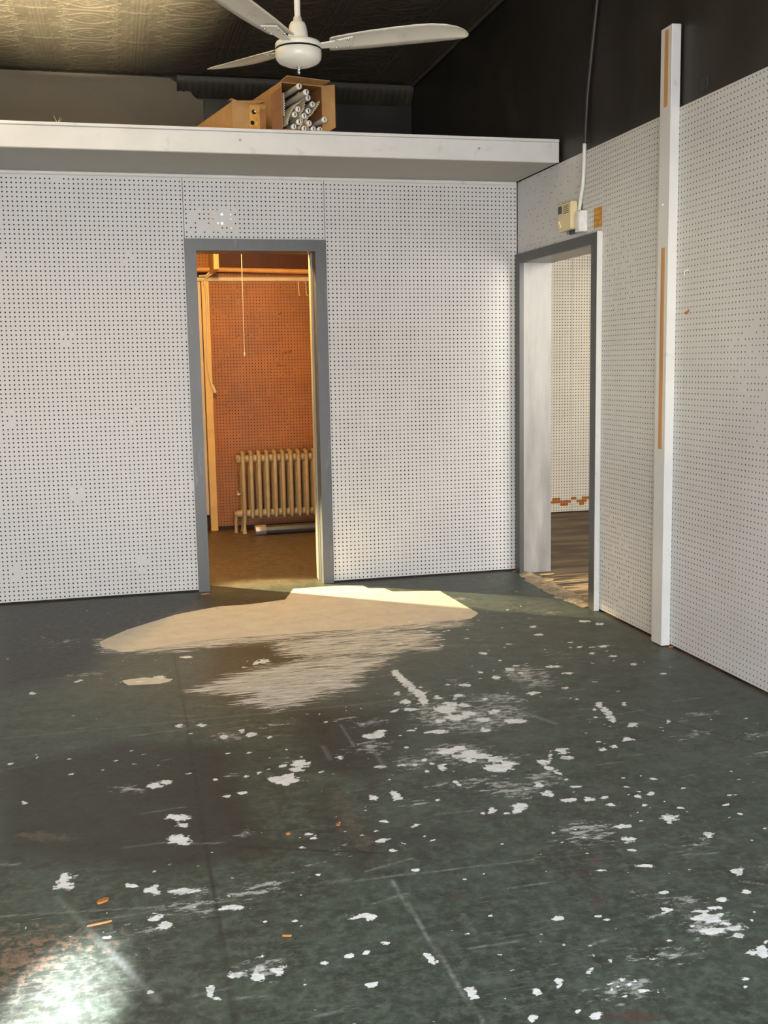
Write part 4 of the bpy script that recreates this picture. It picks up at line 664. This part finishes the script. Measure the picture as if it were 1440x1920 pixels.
# ------------------------------------------------------------------ cardboard boxes with fluorescent tubes
A = math.radians(12.5); E1 = Vector((math.cos(A), math.sin(A), 0)); E2 = Vector((-math.sin(A), math.cos(A), 0)); EZ = Vector((0, 0, 1))
OA = Vector((-1.560, -0.635, 2.566)); WA, HA, LA = 0.238, 0.250, 1.22
def fa(q): return OA + E1*q[0] + E2*q[1] + EZ*q[2]
bx = thing('cardboard_box', 'open brown cardboard box full of fluorescent tubes on the overhead shelf', 'box', OA)
b = MB(); t4 = 0.005
b.box((0, 0, 0), (WA, LA, t4), 0, fa); b.box((0, 0, HA-t4), (WA, LA, HA), 0, fa); b.box((0, 0, t4), (t4, LA, HA-t4), 0, fa); b.box((WA-t4, 0, t4), (WA, LA, HA-t4), 0, fa); b.box((t4, LA-t4, t4), (WA-t4, LA, HA-t4), 0, fa)
b.build('carton', M['cardboard'], bx)
b = MB(); i_ = t4+0.0006
for a, c in (((t4, 0.002, t4), (i_+0.0004, LA-t4, HA-t4)), ((WA-i_-0.0004, 0.002, t4), (WA-t4, LA-t4, HA-t4)), ((t4, 0.002, HA-i_-0.0004), (WA-t4, LA-t4, HA-t4))): b.box(a, c, 0, fa)
b.build('shaded_inside', M['cardboard_shaded'], bx)  # thin inner sheets put the carton's shade into colour
def flap(pts, d, name='flap', m='cardboard', par=bx, fr=fa):
    b = MB(); b.prism([fr(p) for p in pts], E1*d[0]+E2*d[1]+EZ*d[2]); return b.build(name, M[m], par)
flap([(0.0, 0, HA), (WA, 0, HA), (WA+0.012, -0.075, HA+0.006), (0.006, -0.08, HA+0.008)], (0, 0, 0.004))
flap([(WA, 0, 0.0), (WA, 0, HA), (WA+0.045, -0.055, HA-0.002), (WA+0.045, -0.055, 0.03)], (0.004, 0.002, 0))
flap([(0.0, -0.002, 0.001), (WA, -0.002, 0.001), (WA-0.002, -0.03, 0.001), (0.0, -0.03, 0.001)], (0, 0, 0.004))
flap([(0.0, 0, 0.004), (0.0, 0, HA-0.03), (-0.062, -0.012, HA-0.075), (-0.060, -0.012, 0.004)], (0, -0.004, 0), 'flap', 'cardboard_shaded')
b = MB(); b.prism([fa((0.185, -0.034, 0.0)), fa((0.235, -0.034, 0.0)), fa((0.235, -0.034, 0.010)), fa((0.19, -0.034, 0.012))], -E2*0.004); b.build('torn_tape', M['palewood'], bx)
# second carton beside it
OB = Vector((-1.818, -0.640, 2.566)); WB, HB, LB = 0.185, 0.150, 1.22
def fb(q): return OB + E1*q[0] + E2*q[1] + EZ*q[2]
b2 = thing('cardboard_box', 'lower brown cardboard box with punched end holes and curled flap left of the tube box', 'box', OB)
b = MB(); b.box((0, 0.004, 0), (WB, LB, HB-0.012), 0, fb); b.build('carton', M['cardboard'], b2)
b = MB(); b.box((0, 0, 0), (0.135, 0.004, HB-0.004), 0, fb); b.build('end_panel', M['cardboard'], b2)
b = MB(); b.box((0.137, 0.001, 0), (0.183, 0.004, HB-0.035), 0, fb); b.build('inner_end', M['cardboard_shaded'], b2)
cur = [(0.0, 0.0, HB), (0.03, -0.012, HB-0.012), (0.07, -0.020, HB-0.018), (0.11, -0.018, HB-0.017), (0.15, -0.010, HB-0.008), (0.185, 0.0, HB+0.006)]
b = MB(); b.prism([fb(p) for p in cur] + [fb((p[0], 0.05, HB+0.003)) for p in cur[::-1]], EZ*0.004); b.build('curled_flap', M['cardboard'], b2)
b = MB(); b.box((0.095, -0.003, 0.0), (0.150, 0.0, HB-0.02), 0, fb); b.build('loose_strip', M['hardboard_tan'], b2)
b = MB(); b.lathe([(0.012, 0), (0.012, 0.0015)], fb((0.118, -0.0047, 0.095)), 20, axis=E2); b.build('punched_hole', M['darkhole'], b2)
b = MB(); b.lathe([(0.011, 0), (0.011, 0.0015)], fb((0.108, -0.0047, 0.040)), 20, axis=E2); b.build('punched_hole', M['darkhole'], b2)
b = MB(); b.lathe([(0.0055, 0), (0.0055, 0.002)], fb((0.124, -0.0065, 0.098)), 14, axis=E2); tag(b.build('metal_glint', M['cap'], b2), 'shiny metal tube end', None)
# tubes : u, v, protrusion, words that tell it apart
TB = [(560,625,.004,'in the middle of the open box, left of centre'), (480,740,.006,'low left of centre in the open box'), (790,380,.003,'topmost near the centre of the open box'),
      (612,340,.000,'top left in the open box behind the two sticking out'), (785,640,.005,'at the centre of the open box'), (690,750,.004,'just below the centre of the open box'),
      (888,500,.003,'upper right in the open box'), (570,880,.006,'low centre in the open box'), (800,885,.004,'low right of centre in the open box'), (455,985,.005,'bottom row, far left in the open box'),
      (685,1000,.003,'bottom row, centre of the open box'), (880,1005,.012,'bottom row, second from the right in the open box'), (1020,1005,.014,'bottom right corner of the open box'),
      (1030,850,.075,'jutting out right side above the bottom row'), (415,290,.120,'jutting far out at top left, upper of two'), (515,420,.150,'jutting farthest out at top left, lower of two')]
def tube_obj(src, u, v, pr, words):
    base = fa((u, -pr, v))
    if src is None:
        r = tag(empty('fluorescent_tube', base), '', 'fluorescent tube')
        b = MB(); b.lathe([(0.0140, 0.012), (0.0140, 1.10)], base, 18, axis=E2); b.build('glass_tube', M['glass'], r)
        b = MB(); b.lathe([(0.0110, 0.0), (0.0140, 0.0015), (0.0150, 0.004), (0.0150, 0.016)], base, 18, axis=E2); cap = b.build('end_cap', M['cap'], r)
        b = MB(); b.box((-0.0022, -0.0012, -0.0078), (0.0022, 0.002, 0.0078), 0, lambda q: base + E1*q[0] + E2*q[1] + EZ*q[2]); b.build('pin_slot', M['darkhole'], cap)
    else:
        r = src.copy(); COL.objects.link(r); r.location = base
        for c in src.children:
            d = c.copy(); COL.objects.link(d); d.parent = r
            for g in c.children:
                e = g.copy(); COL.objects.link(e); e.parent = d
    r['label'] = 'fluorescent tube ' + words; r['group'] = 'fluorescent tubes in the cardboard box'
    return r
src = None
for X, Y, pr, wd in TB:
    u, v = (X-190)*0.000256, (1090-Y)*0.000256; u = min(max(u, 0.022), WA-0.022); v = min(max(v, 0.021), HA-0.022)
    o = tube_obj(src, u, v, pr, wd); src = src or o
# corrugated liners
RB = [([(310,960),(320,880),(355,770),(420,660),(500,560),(600,480),(695,395),(725,300)], 'nearest the left side'), ([(570,1040),(575,985),(630,935),(650,845),(600,785),(612,700),(680,620),(700,520),(700,430)], 'in the middle'),
      ([(780,1050),(775,975),(713,866),(770,762),(855,705),(930,600),(990,520),(1050,420)], 'farthest right'), ([(244,330),(252,500),(248,640),(244,800)], 'standing upright along the left side')]
for pts, wd in RB:
    P = [Vector(((X-190)*0.000256, 0.006, (1090-Y)*0.000256)) for X, Y in pts]; path = []
    for a, c in zip(P[:-1], P[1:]):
        nseg = max(3, int((c-a).length/0.0022))
        for k in range(nseg): path.append(a+(c-a)*k/nseg)
    L1, L2 = [], []
    for k, p in enumerate(path):
        d = (path[min(k+1, len(path)-1)]-path[max(k-1, 0)]).normalized(); nrm = Vector((-d.z, 0, d.x)); wv = 0.0032*math.sin(k*1.15)
        L1.append(p+nrm*(wv+0.0018)); L2.append(p+nrm*(wv-0.0018))
    b = MB(); n = len(path)
    vs = [fa((p.x, -0.004, p.z)) for p in L1+L2] + [fa((p.x, 0.14, p.z)) for p in L1+L2]
    fs = []
    for k in range(n-1): fs += [(k, k+1, n+k+1, n+k), (k, 2*n+k, 2*n+k+1, k+1), (n+k, n+k+1, 3*n+k+1, 3*n+k)]
    b.add(vs, fs); o = b.build('corrugated_liner', M['liner'], None, fa((P[0].x, 0.1, P[0].z)))
    tag(o, 'wavy pale corrugated paper liner between the tubes, ' + wd, 'packing liner', 'paper liners in the tube box')
# dried sprig lying on the shelf edge
b = MB(); sx_, sy_2 = -2.69, -0.655
for dx, dz, dy in ((-0.018, 0.035, 0), (0.020, 0.022, 0.004), (0.004, 0.014, 0.01), (-0.012, 0.016, -0.004), (0.012, 0.028, 0.006)):
    b.tube([(sx_, sy_2, 2.566), (sx_+dx*0.5, sy_2+dy, 2.566+dz*0.35), (sx_+dx, sy_2+dy, 2.566+dz)], [0.0022, 0.0016, 0.0008], 6)
tag(b.build('dried_sprig', M['twig'], None, (sx_, sy_2, 2.566)), 'tiny dried straw sprig on the shelf front edge at left', 'sprig')

# ------------------------------------------------------------------ rear room contents
def lathe_tube(b, p, r, mi=0, n=12): b.tube(p, r, n, mi)
rad = thing('radiator', 'old tan cast iron column radiator against the red pegboard rear wall', 'radiator', (-1.2, 2.25, 0))
NSEC, PITCH_R, RX = 15, 0.0645, -1.515
for k in range(NSEC):
    x = RX + k*PITCH_R; b = MB(); zb, zt_ = (0.0 if k in (0, NSEC-1) else 0.115), 0.655
    for j, y in enumerate((2.175, 2.245, 2.315)):
        # flattened column, rounded front
        prof = []
        b.tube([(x, y, 0.125), (x, y, 0.145), (x, y, 0.40), (x, y, 0.615), (x, y, 0.635)], [0.010, 0.0165, 0.0165, 0.0165, 0.012], 14)
    for zc in (0.60, 0.155):
        b.bbox((x-0.015, 2.165, zc-0.028), (x+0.015, 2.325, zc+0.028), 0.010)
        b.lathe([(0.030, -0.0322), (0.034, -0.018), (0.034, 0.018), (0.030, 0.0322)], (x, 2.245, zc), 20, axis=(1, 0, 0))
    b.tube([(x, 2.172, 0.628), (x, 2.19, 0.648), (x, 2.245, 0.655), (x, 2.30, 0.648), (x, 2.318, 0.628)], 0.0165, 12)
    if k in (0, NSEC-1):
        for y in (2.175, 2.315): b.tube([(x, y, 0.14), (x-0.004, y, 0.06), (x-0.006, y-0.006, 0.022), (x-0.006, y-0.008, 0.0)], [0.0165, 0.013, 0.015, 0.021], 12)
    b.build('section', M['radiator'], rad)
b = MB(); b.lathe([(0.030, -0.052), (0.037, -0.046), (0.037, -0.030), (0.024, -0.026)], (RX+0.003, 2.245, 0.60), 6, axis=(1, 0, 0), smooth=False); b.build('end_plug', M['radiator'], rad)
b = MB(); b.lathe([(0.022, -0.075), (0.022, -0.06), (0.030, -0.055), (0.030, -0.03)], (RX, 2.245, 0.155), 16, axis=(1, 0, 0)); b.tube([(RX-0.06, 2.245, 0.155), (RX-0.066, 2.25, 0.09), (RX-0.066, 2.25, 0.0)], 0.014, 12); b.build('supply_valve', M['radiator'], rad)
b = MB(); b.lathe([(0.006, -0.045), (0.012, -0.04), (0.016, -0.025), (0.010, -0.012), (0.006, 0.0)], (RX-0.012, 2.235, 0.315), 14, axis=(1, 0, 0)); b.lathe([(0.004, 0), (0.007, 0.012), (0.002, 0.03)], (RX-0.045, 2.235, 0.318), 10); tag(b.build('air_vent', M['galv'], rad), 'bright metal air vent', None)
dp = thing('metal_duct', 'dark round metal duct lying on the floor under the radiator', 'duct', (-1.0, 2.2, 0))
b = MB(); b.lathe([(0.036, 0.0), (0.038, 0.004), (0.038, 0.85)], (-1.385, 2.055, 0.041), 24, axis=(1, 0.03, 0)); b.build('duct_body', M['darkpipe'], dp)
b = MB(); b.lathe([(0.040, 0.0), (0.042, 0.004), (0.042, 0.085), (0.040, 0.088)], (-1.452, 2.053, 0.042), 24, axis=(1, 0.03, 0)); tag(b.build('collar', M['galv'], dp), 'bright metal collar end', None)
ck = MB(); ck.bbox((-0.945, 2.05, 0.001), (-0.905, 2.075, 0.024), 0.003); tag(ck.build('wood_block', M['palewood'], None, (-0.925, 2.06, 0)), 'small pale wood block on the floor in front of the radiator', 'wood block')

pp = thing('overhead_pipe', 'orange painted pipe running along the top of the red rear wall', 'pipe', (-1.3, 2.36, 2.10))
b = MB(); b.tube([(-2.6, 2.36, 2.125), (-1.6, 2.36, 2.115), (-0.02, 2.36, 2.085)], 0.019, 16); b.build('pipe_run', M['orange_pipe'], pp)
for x in (-1.66, -0.4):
    b = MB(); b.lathe([(0.019, -0.01), (0.024, -0.008), (0.024, 0.008), (0.019, 0.01)], (x, 2.36, 2.116-(x+1.66)*0.018), 16, axis=(1, 0, 0)); b.build('pipe_strap', M['galv'], pp)
t = NT('lit_bulb'); t.b.inputs['Base Color'].default_value = (1, 0.9, 0.7, 1); t.b.inputs['Emission Color'].default_value = (1.0, 0.60, 0.20, 1); t.b.inputs['Emission Strength'].default_value = 980
lb = thing('light_bulb', 'warm glowing globe bulb high in the rear room behind the left doorway head', 'light bulb', (-1.775, 0.45, 2.46))
b = MB(); b.lathe([(0.004, -0.04), (0.018, -0.036), (0.031, -0.025), (0.038, -0.010), (0.039, 0.005), (0.034, 0.022), (0.024, 0.040), (0.018, 0.052)], (-1.775, 0.45, 2.25), 16); b.build('globe', t.m, lb)
b = MB(); b.lathe([(0.017, 0.0), (0.022, 0.006), (0.022, 0.10), (0.045, 0.11), (0.05, 0.157)], (-1.775, 0.45, 2.3015), 20); b.build('socket', M['plastic_cream'], lb)
hd = MB(); hd.bbox((-2.6, 2.425, 2.030), (-0.02, 2.4495, 2.062), 0.004); struct(hd.build('trim_3', M['cream_trim'], None, (-1.3, 2.44, 2.03)), 'cream head strip on the rear wall under the orange pipe', 'trim')
vs_ = MB(); vs_.bbox((-1.772, 2.40, 0.0), (-1.712, 2.4495, 2.030), 0.004); struct(vs_.build('trim_4', M['yellow_trim'], None, (-1.74, 2.43, 0)), 'yellowed upright door trim at the left edge of rear wall', 'trim')
pn = MB(); pn.bbox((-2.55, 2.435, 0.13), (-1.776, 2.4495, 2.028), 0.004); struct(pn.build('door_3', M['cream_trim'], None, (-2.1, 2.44, 0.13)), 'closed beige door panel glimpsed at the left of the rear wall', 'door')
jb = MB(); jb.bbox((-1.705, 2.0, 2.085), (-1.662, 2.4, 2.4595), 0.004); tag(jb.build('ceiling_hanger', M['yellow_trim'], None, (-1.68, 2.2, 2.46)), 'yellowed wooden hanger block holding the orange pipe', 'hanger')
cb = thing('hanging_cable', 'cream electrical cable hanging down beside the yellowed door trim', 'cable', (-1.70, 2.38, 2.05))
b = MB(); b.tube([(-1.635, 2.30, 2.44), (-1.64, 2.30, 2.25), (-1.655, 2.30, 2.15), (-1.69, 2.31, 2.08), (-1.735, 2.38, 2.055), (-1.752, 2.385, 2.02), (-1.735, 2.385, 1.9), (-1.738, 2.385, 1.7), (-1.752, 2.385, 1.45), (-1.745, 2.385, 1.30), (-1.722, 2.385, 1.20)], 0.008, 10); b.build('cord', M['cable'], cb)
b = MB(); b.tube([(-1.722, 2.385, 1.205), (-1.715, 2.383, 1.19), (-1.700, 2.38, 1.145), (-1.697, 2.38, 1.135)], [0.009, 0.014, 0.014, 0.010], 12); b.build('plug', M['cable'], cb)
b = MB(); b.tube([(-1.79, 2.39, 2.066), (-1.73, 2.385, 2.070), (-1.70, 2.39, 2.10)], 0.008, 8); b.build('clamp', M['cable'], cb)
pc = thing('pull_cord', 'thin cream pull cord hanging inside the left doorway', 'pull cord', (-1.669, 0.45, 2.3))
b = MB(); b.tube([(-1.752, 0.45, 2.36), (-1.69, 0.45, 2.357), (-1.668, 0.45, 2.345), (-1.6685, 0.45, 2.1), (-1.670, 0.45, 1.75), (-1.672, 0.45, 1.435)], 0.0025, 8); b.build('string', M['string'], pc)
b = MB(); b.lathe([(0.002, 0.028), (0.005, 0.022), (0.0078, 0.009), (0.0065, 0.002), (0.003, 0.0)], (-1.672, 0.45, 1.408), 14); b.build('knob', M['string'], pc)
for x, wd in ((-0.980, 'left of the pair'), (-0.918, 'right of the pair')):
    h = MB(); h.tube([(x, 2.452, 2.035), (x, 2.44, 2.035), (x, 2.43, 2.02), (x+0.003, 2.43, 1.93), (x+0.004, 2.425, 1.915), (x+0.004, 2.40, 1.908), (x+0.004, 2.385, 1.915)], 0.0048, 8)
    tag(h.build('wall_hook', M['cable'], None, (x, 2.45, 1.92)), 'long pale metal hook high on the red rear wall, ' + wd, 'hook', 'hooks on the red rear wall')
for x, z, sc, wd in ((-1.145, 1.775, 0.012, 'small round peg high on the red pegboard'), (-1.105, 1.462, 0.013, 'round peg on the red pegboard, left of a close pair'), (-1.068, 1.468, 0.014, 'round peg on the red pegboard, right of a close pair'), (-1.50, 1.60, 0.011, 'small round peg at left on the red pegboard')):
    h = MB(); h.lathe([(sc*0.5, 0.0), (sc*0.5, 0.012), (sc, 0.014), (sc, 0.022), (sc*0.6, 0.027)], (x, 2.452, z), 14, axis=(0, -1, 0)); tag(h.build('wall_peg', M['peg_red'], None, (x, 2.45, z)), wd, 'peg', 'pegs on the red rear wall')
for x, z, l, wd in ((-1.17, 1.345, 0.075, 'short horizontal rail low on the red pegboard'), (-1.46, 1.594, 0.05, 'short horizontal rail at left on the red pegboard')):
    h = MB(); h.bbox((x, 2.44, z), (x+l, 2.452, z+0.012), 0.003); h.bbox((x, 2.432, z-0.003), (x+0.014, 2.445, z+0.016), 0.003); tag(h.build('wall_rail', M['peg_red'], None, (x+l/2, 2.45, z)), wd, 'rail')

# ------------------------------------------------------------------ doorway threshold debris, chips on the floor
th_ = MB(); rr_ = random.Random(3); n = 26; P1, P2 = [], []
for k in range(n):
    q = k/(n-1); y = RY1-0.02-q*(RY1-RY0-0.03)
    P1.append((-0.035-0.03*rr_.random()-0.03*math.sin(q*3.1), y)); P2.append((0.03+0.04*rr_.random(), y))
vs = [(x, y, 0.0005) for x, y in P1] + [((x1+x2)/2, y, 0.010+0.008*rr_.random()) for (x1, y), (x2, _) in zip(P1, P2)] + [(x, y, 0.001) for x, y in P2]
fs = []
for k in range(n-1): fs += [(k, k+1, n+k+1, n+k), (n+k, n+k+1, 2*n+k+1, 2*n+k)]
th_.add(vs, fs); th_.add([(P1[0][0], P1[0][1], 0.0003), (P2[0][0], P2[0][1], 0.0003), (P2[-1][0], P2[-1][1], 0.0003), (P1[-1][0], P1[-1][1], 0.0003)], [(0, 3, 2, 1)])
tag(th_.build('threshold_strip', paint('crumbled_threshold', (0.38, 0.30, 0.21), 0.35, 30, 0.8, 0.2), None, (0, -0.62, 0)), 'crumbled tan threshold strip across the right doorway', 'threshold')
def chip(name, x, y, z, l, w_, ang, m, label, cat, h=0.004, group=None):
    c, s = math.cos(ang), math.sin(ang)
    out = [(-l/2, -w_*0.3), (-l*0.2, -w_/2), (l*0.3, -w_*0.45), (l/2, -w_*0.05), (l*0.35, w_*0.4), (-l*0.1, w_/2), (-l*0.45, w_*0.2)]
    b = MB(); b.prism([(x+p*c-q*s, y+p*s+q*c, z) for p, q in out], (0, 0, h)); return tag(b.build(name, M[m], None, (x, y, z)), label, cat, group)
chip('wood_chip', -2.571, -3.768, 0.0004, 0.035, 0.018, 0.5, 'hardboard', 'orange brown wood chip on the dark floor at lower left', 'wood chip')
chip('wood_sliver', -2.578, -3.883, 0.0004, 0.06, 0.006, 0.15, 'barewood', 'thin pale wood sliver on the floor below the lower left chip', 'wood sliver')
chip('wood_chip', -2.055, -3.508, 0.0004, 0.014, 0.012, 0.2, 'hardboard', 'tiny orange chip on the floor left of the brown bare strip', 'wood chip')
chip('wood_chip', -1.903, -3.489, 0.0004, 0.014, 0.012, 0.9, 'hardboard', 'tiny orange chip lying on the brown bare floor strip', 'wood chip')
chip('wood_sliver', -2.144, -4.064, 0.0004, 0.022, 0.005, -0.3, 'hardboard', 'tiny orange sliver near the reddish floor stains', 'wood sliver')
chip('wood_splinter', 0.122, -0.190, 0.0004, 0.1, 0.03, 0.05, 'palewood', 'pale wood splinter at the foot of the jamb board in right doorway', 'wood splinter')
chip('wood_splinter', 0.060, -0.365, 0.0004, 0.07, 0.035, 0.0, 'palewood', 'short pale wood splinter just inside the right doorway threshold', 'wood splinter')
chip('wood_splinter', -0.024, -0.194, 0.0004, 0.05, 0.025, 0.6, 'hardboard', 'brown crumb of wood at the corner foot of the right door frame', 'wood splinter')
chip('wood_splinter', -0.028, -0.025, 0.0004, 0.05, 0.02, 0.3, 'hardboard', 'brown crumb of wood below the back wall corner', 'wood splinter')
chip('wood_splinter', -0.006, -1.830, 0.0004, 0.05, 0.03, 0.9, 'hardboard', 'brown broken wood crumb at the left foot of the wall post', 'wood splinter')
chip('wood_splinter', -0.001, -1.997, 0.0004, 0.03, 0.02, 0.2, 'hardboard', 'brown wood crumb in front of the wall post foot', 'wood splinter')
chip('wood_chip', -2.022, -0.084, 0.0004, 0.05, 0.02, 0.1, 'barewood', 'brown wood chip at the left foot of the left door frame', 'wood chip')
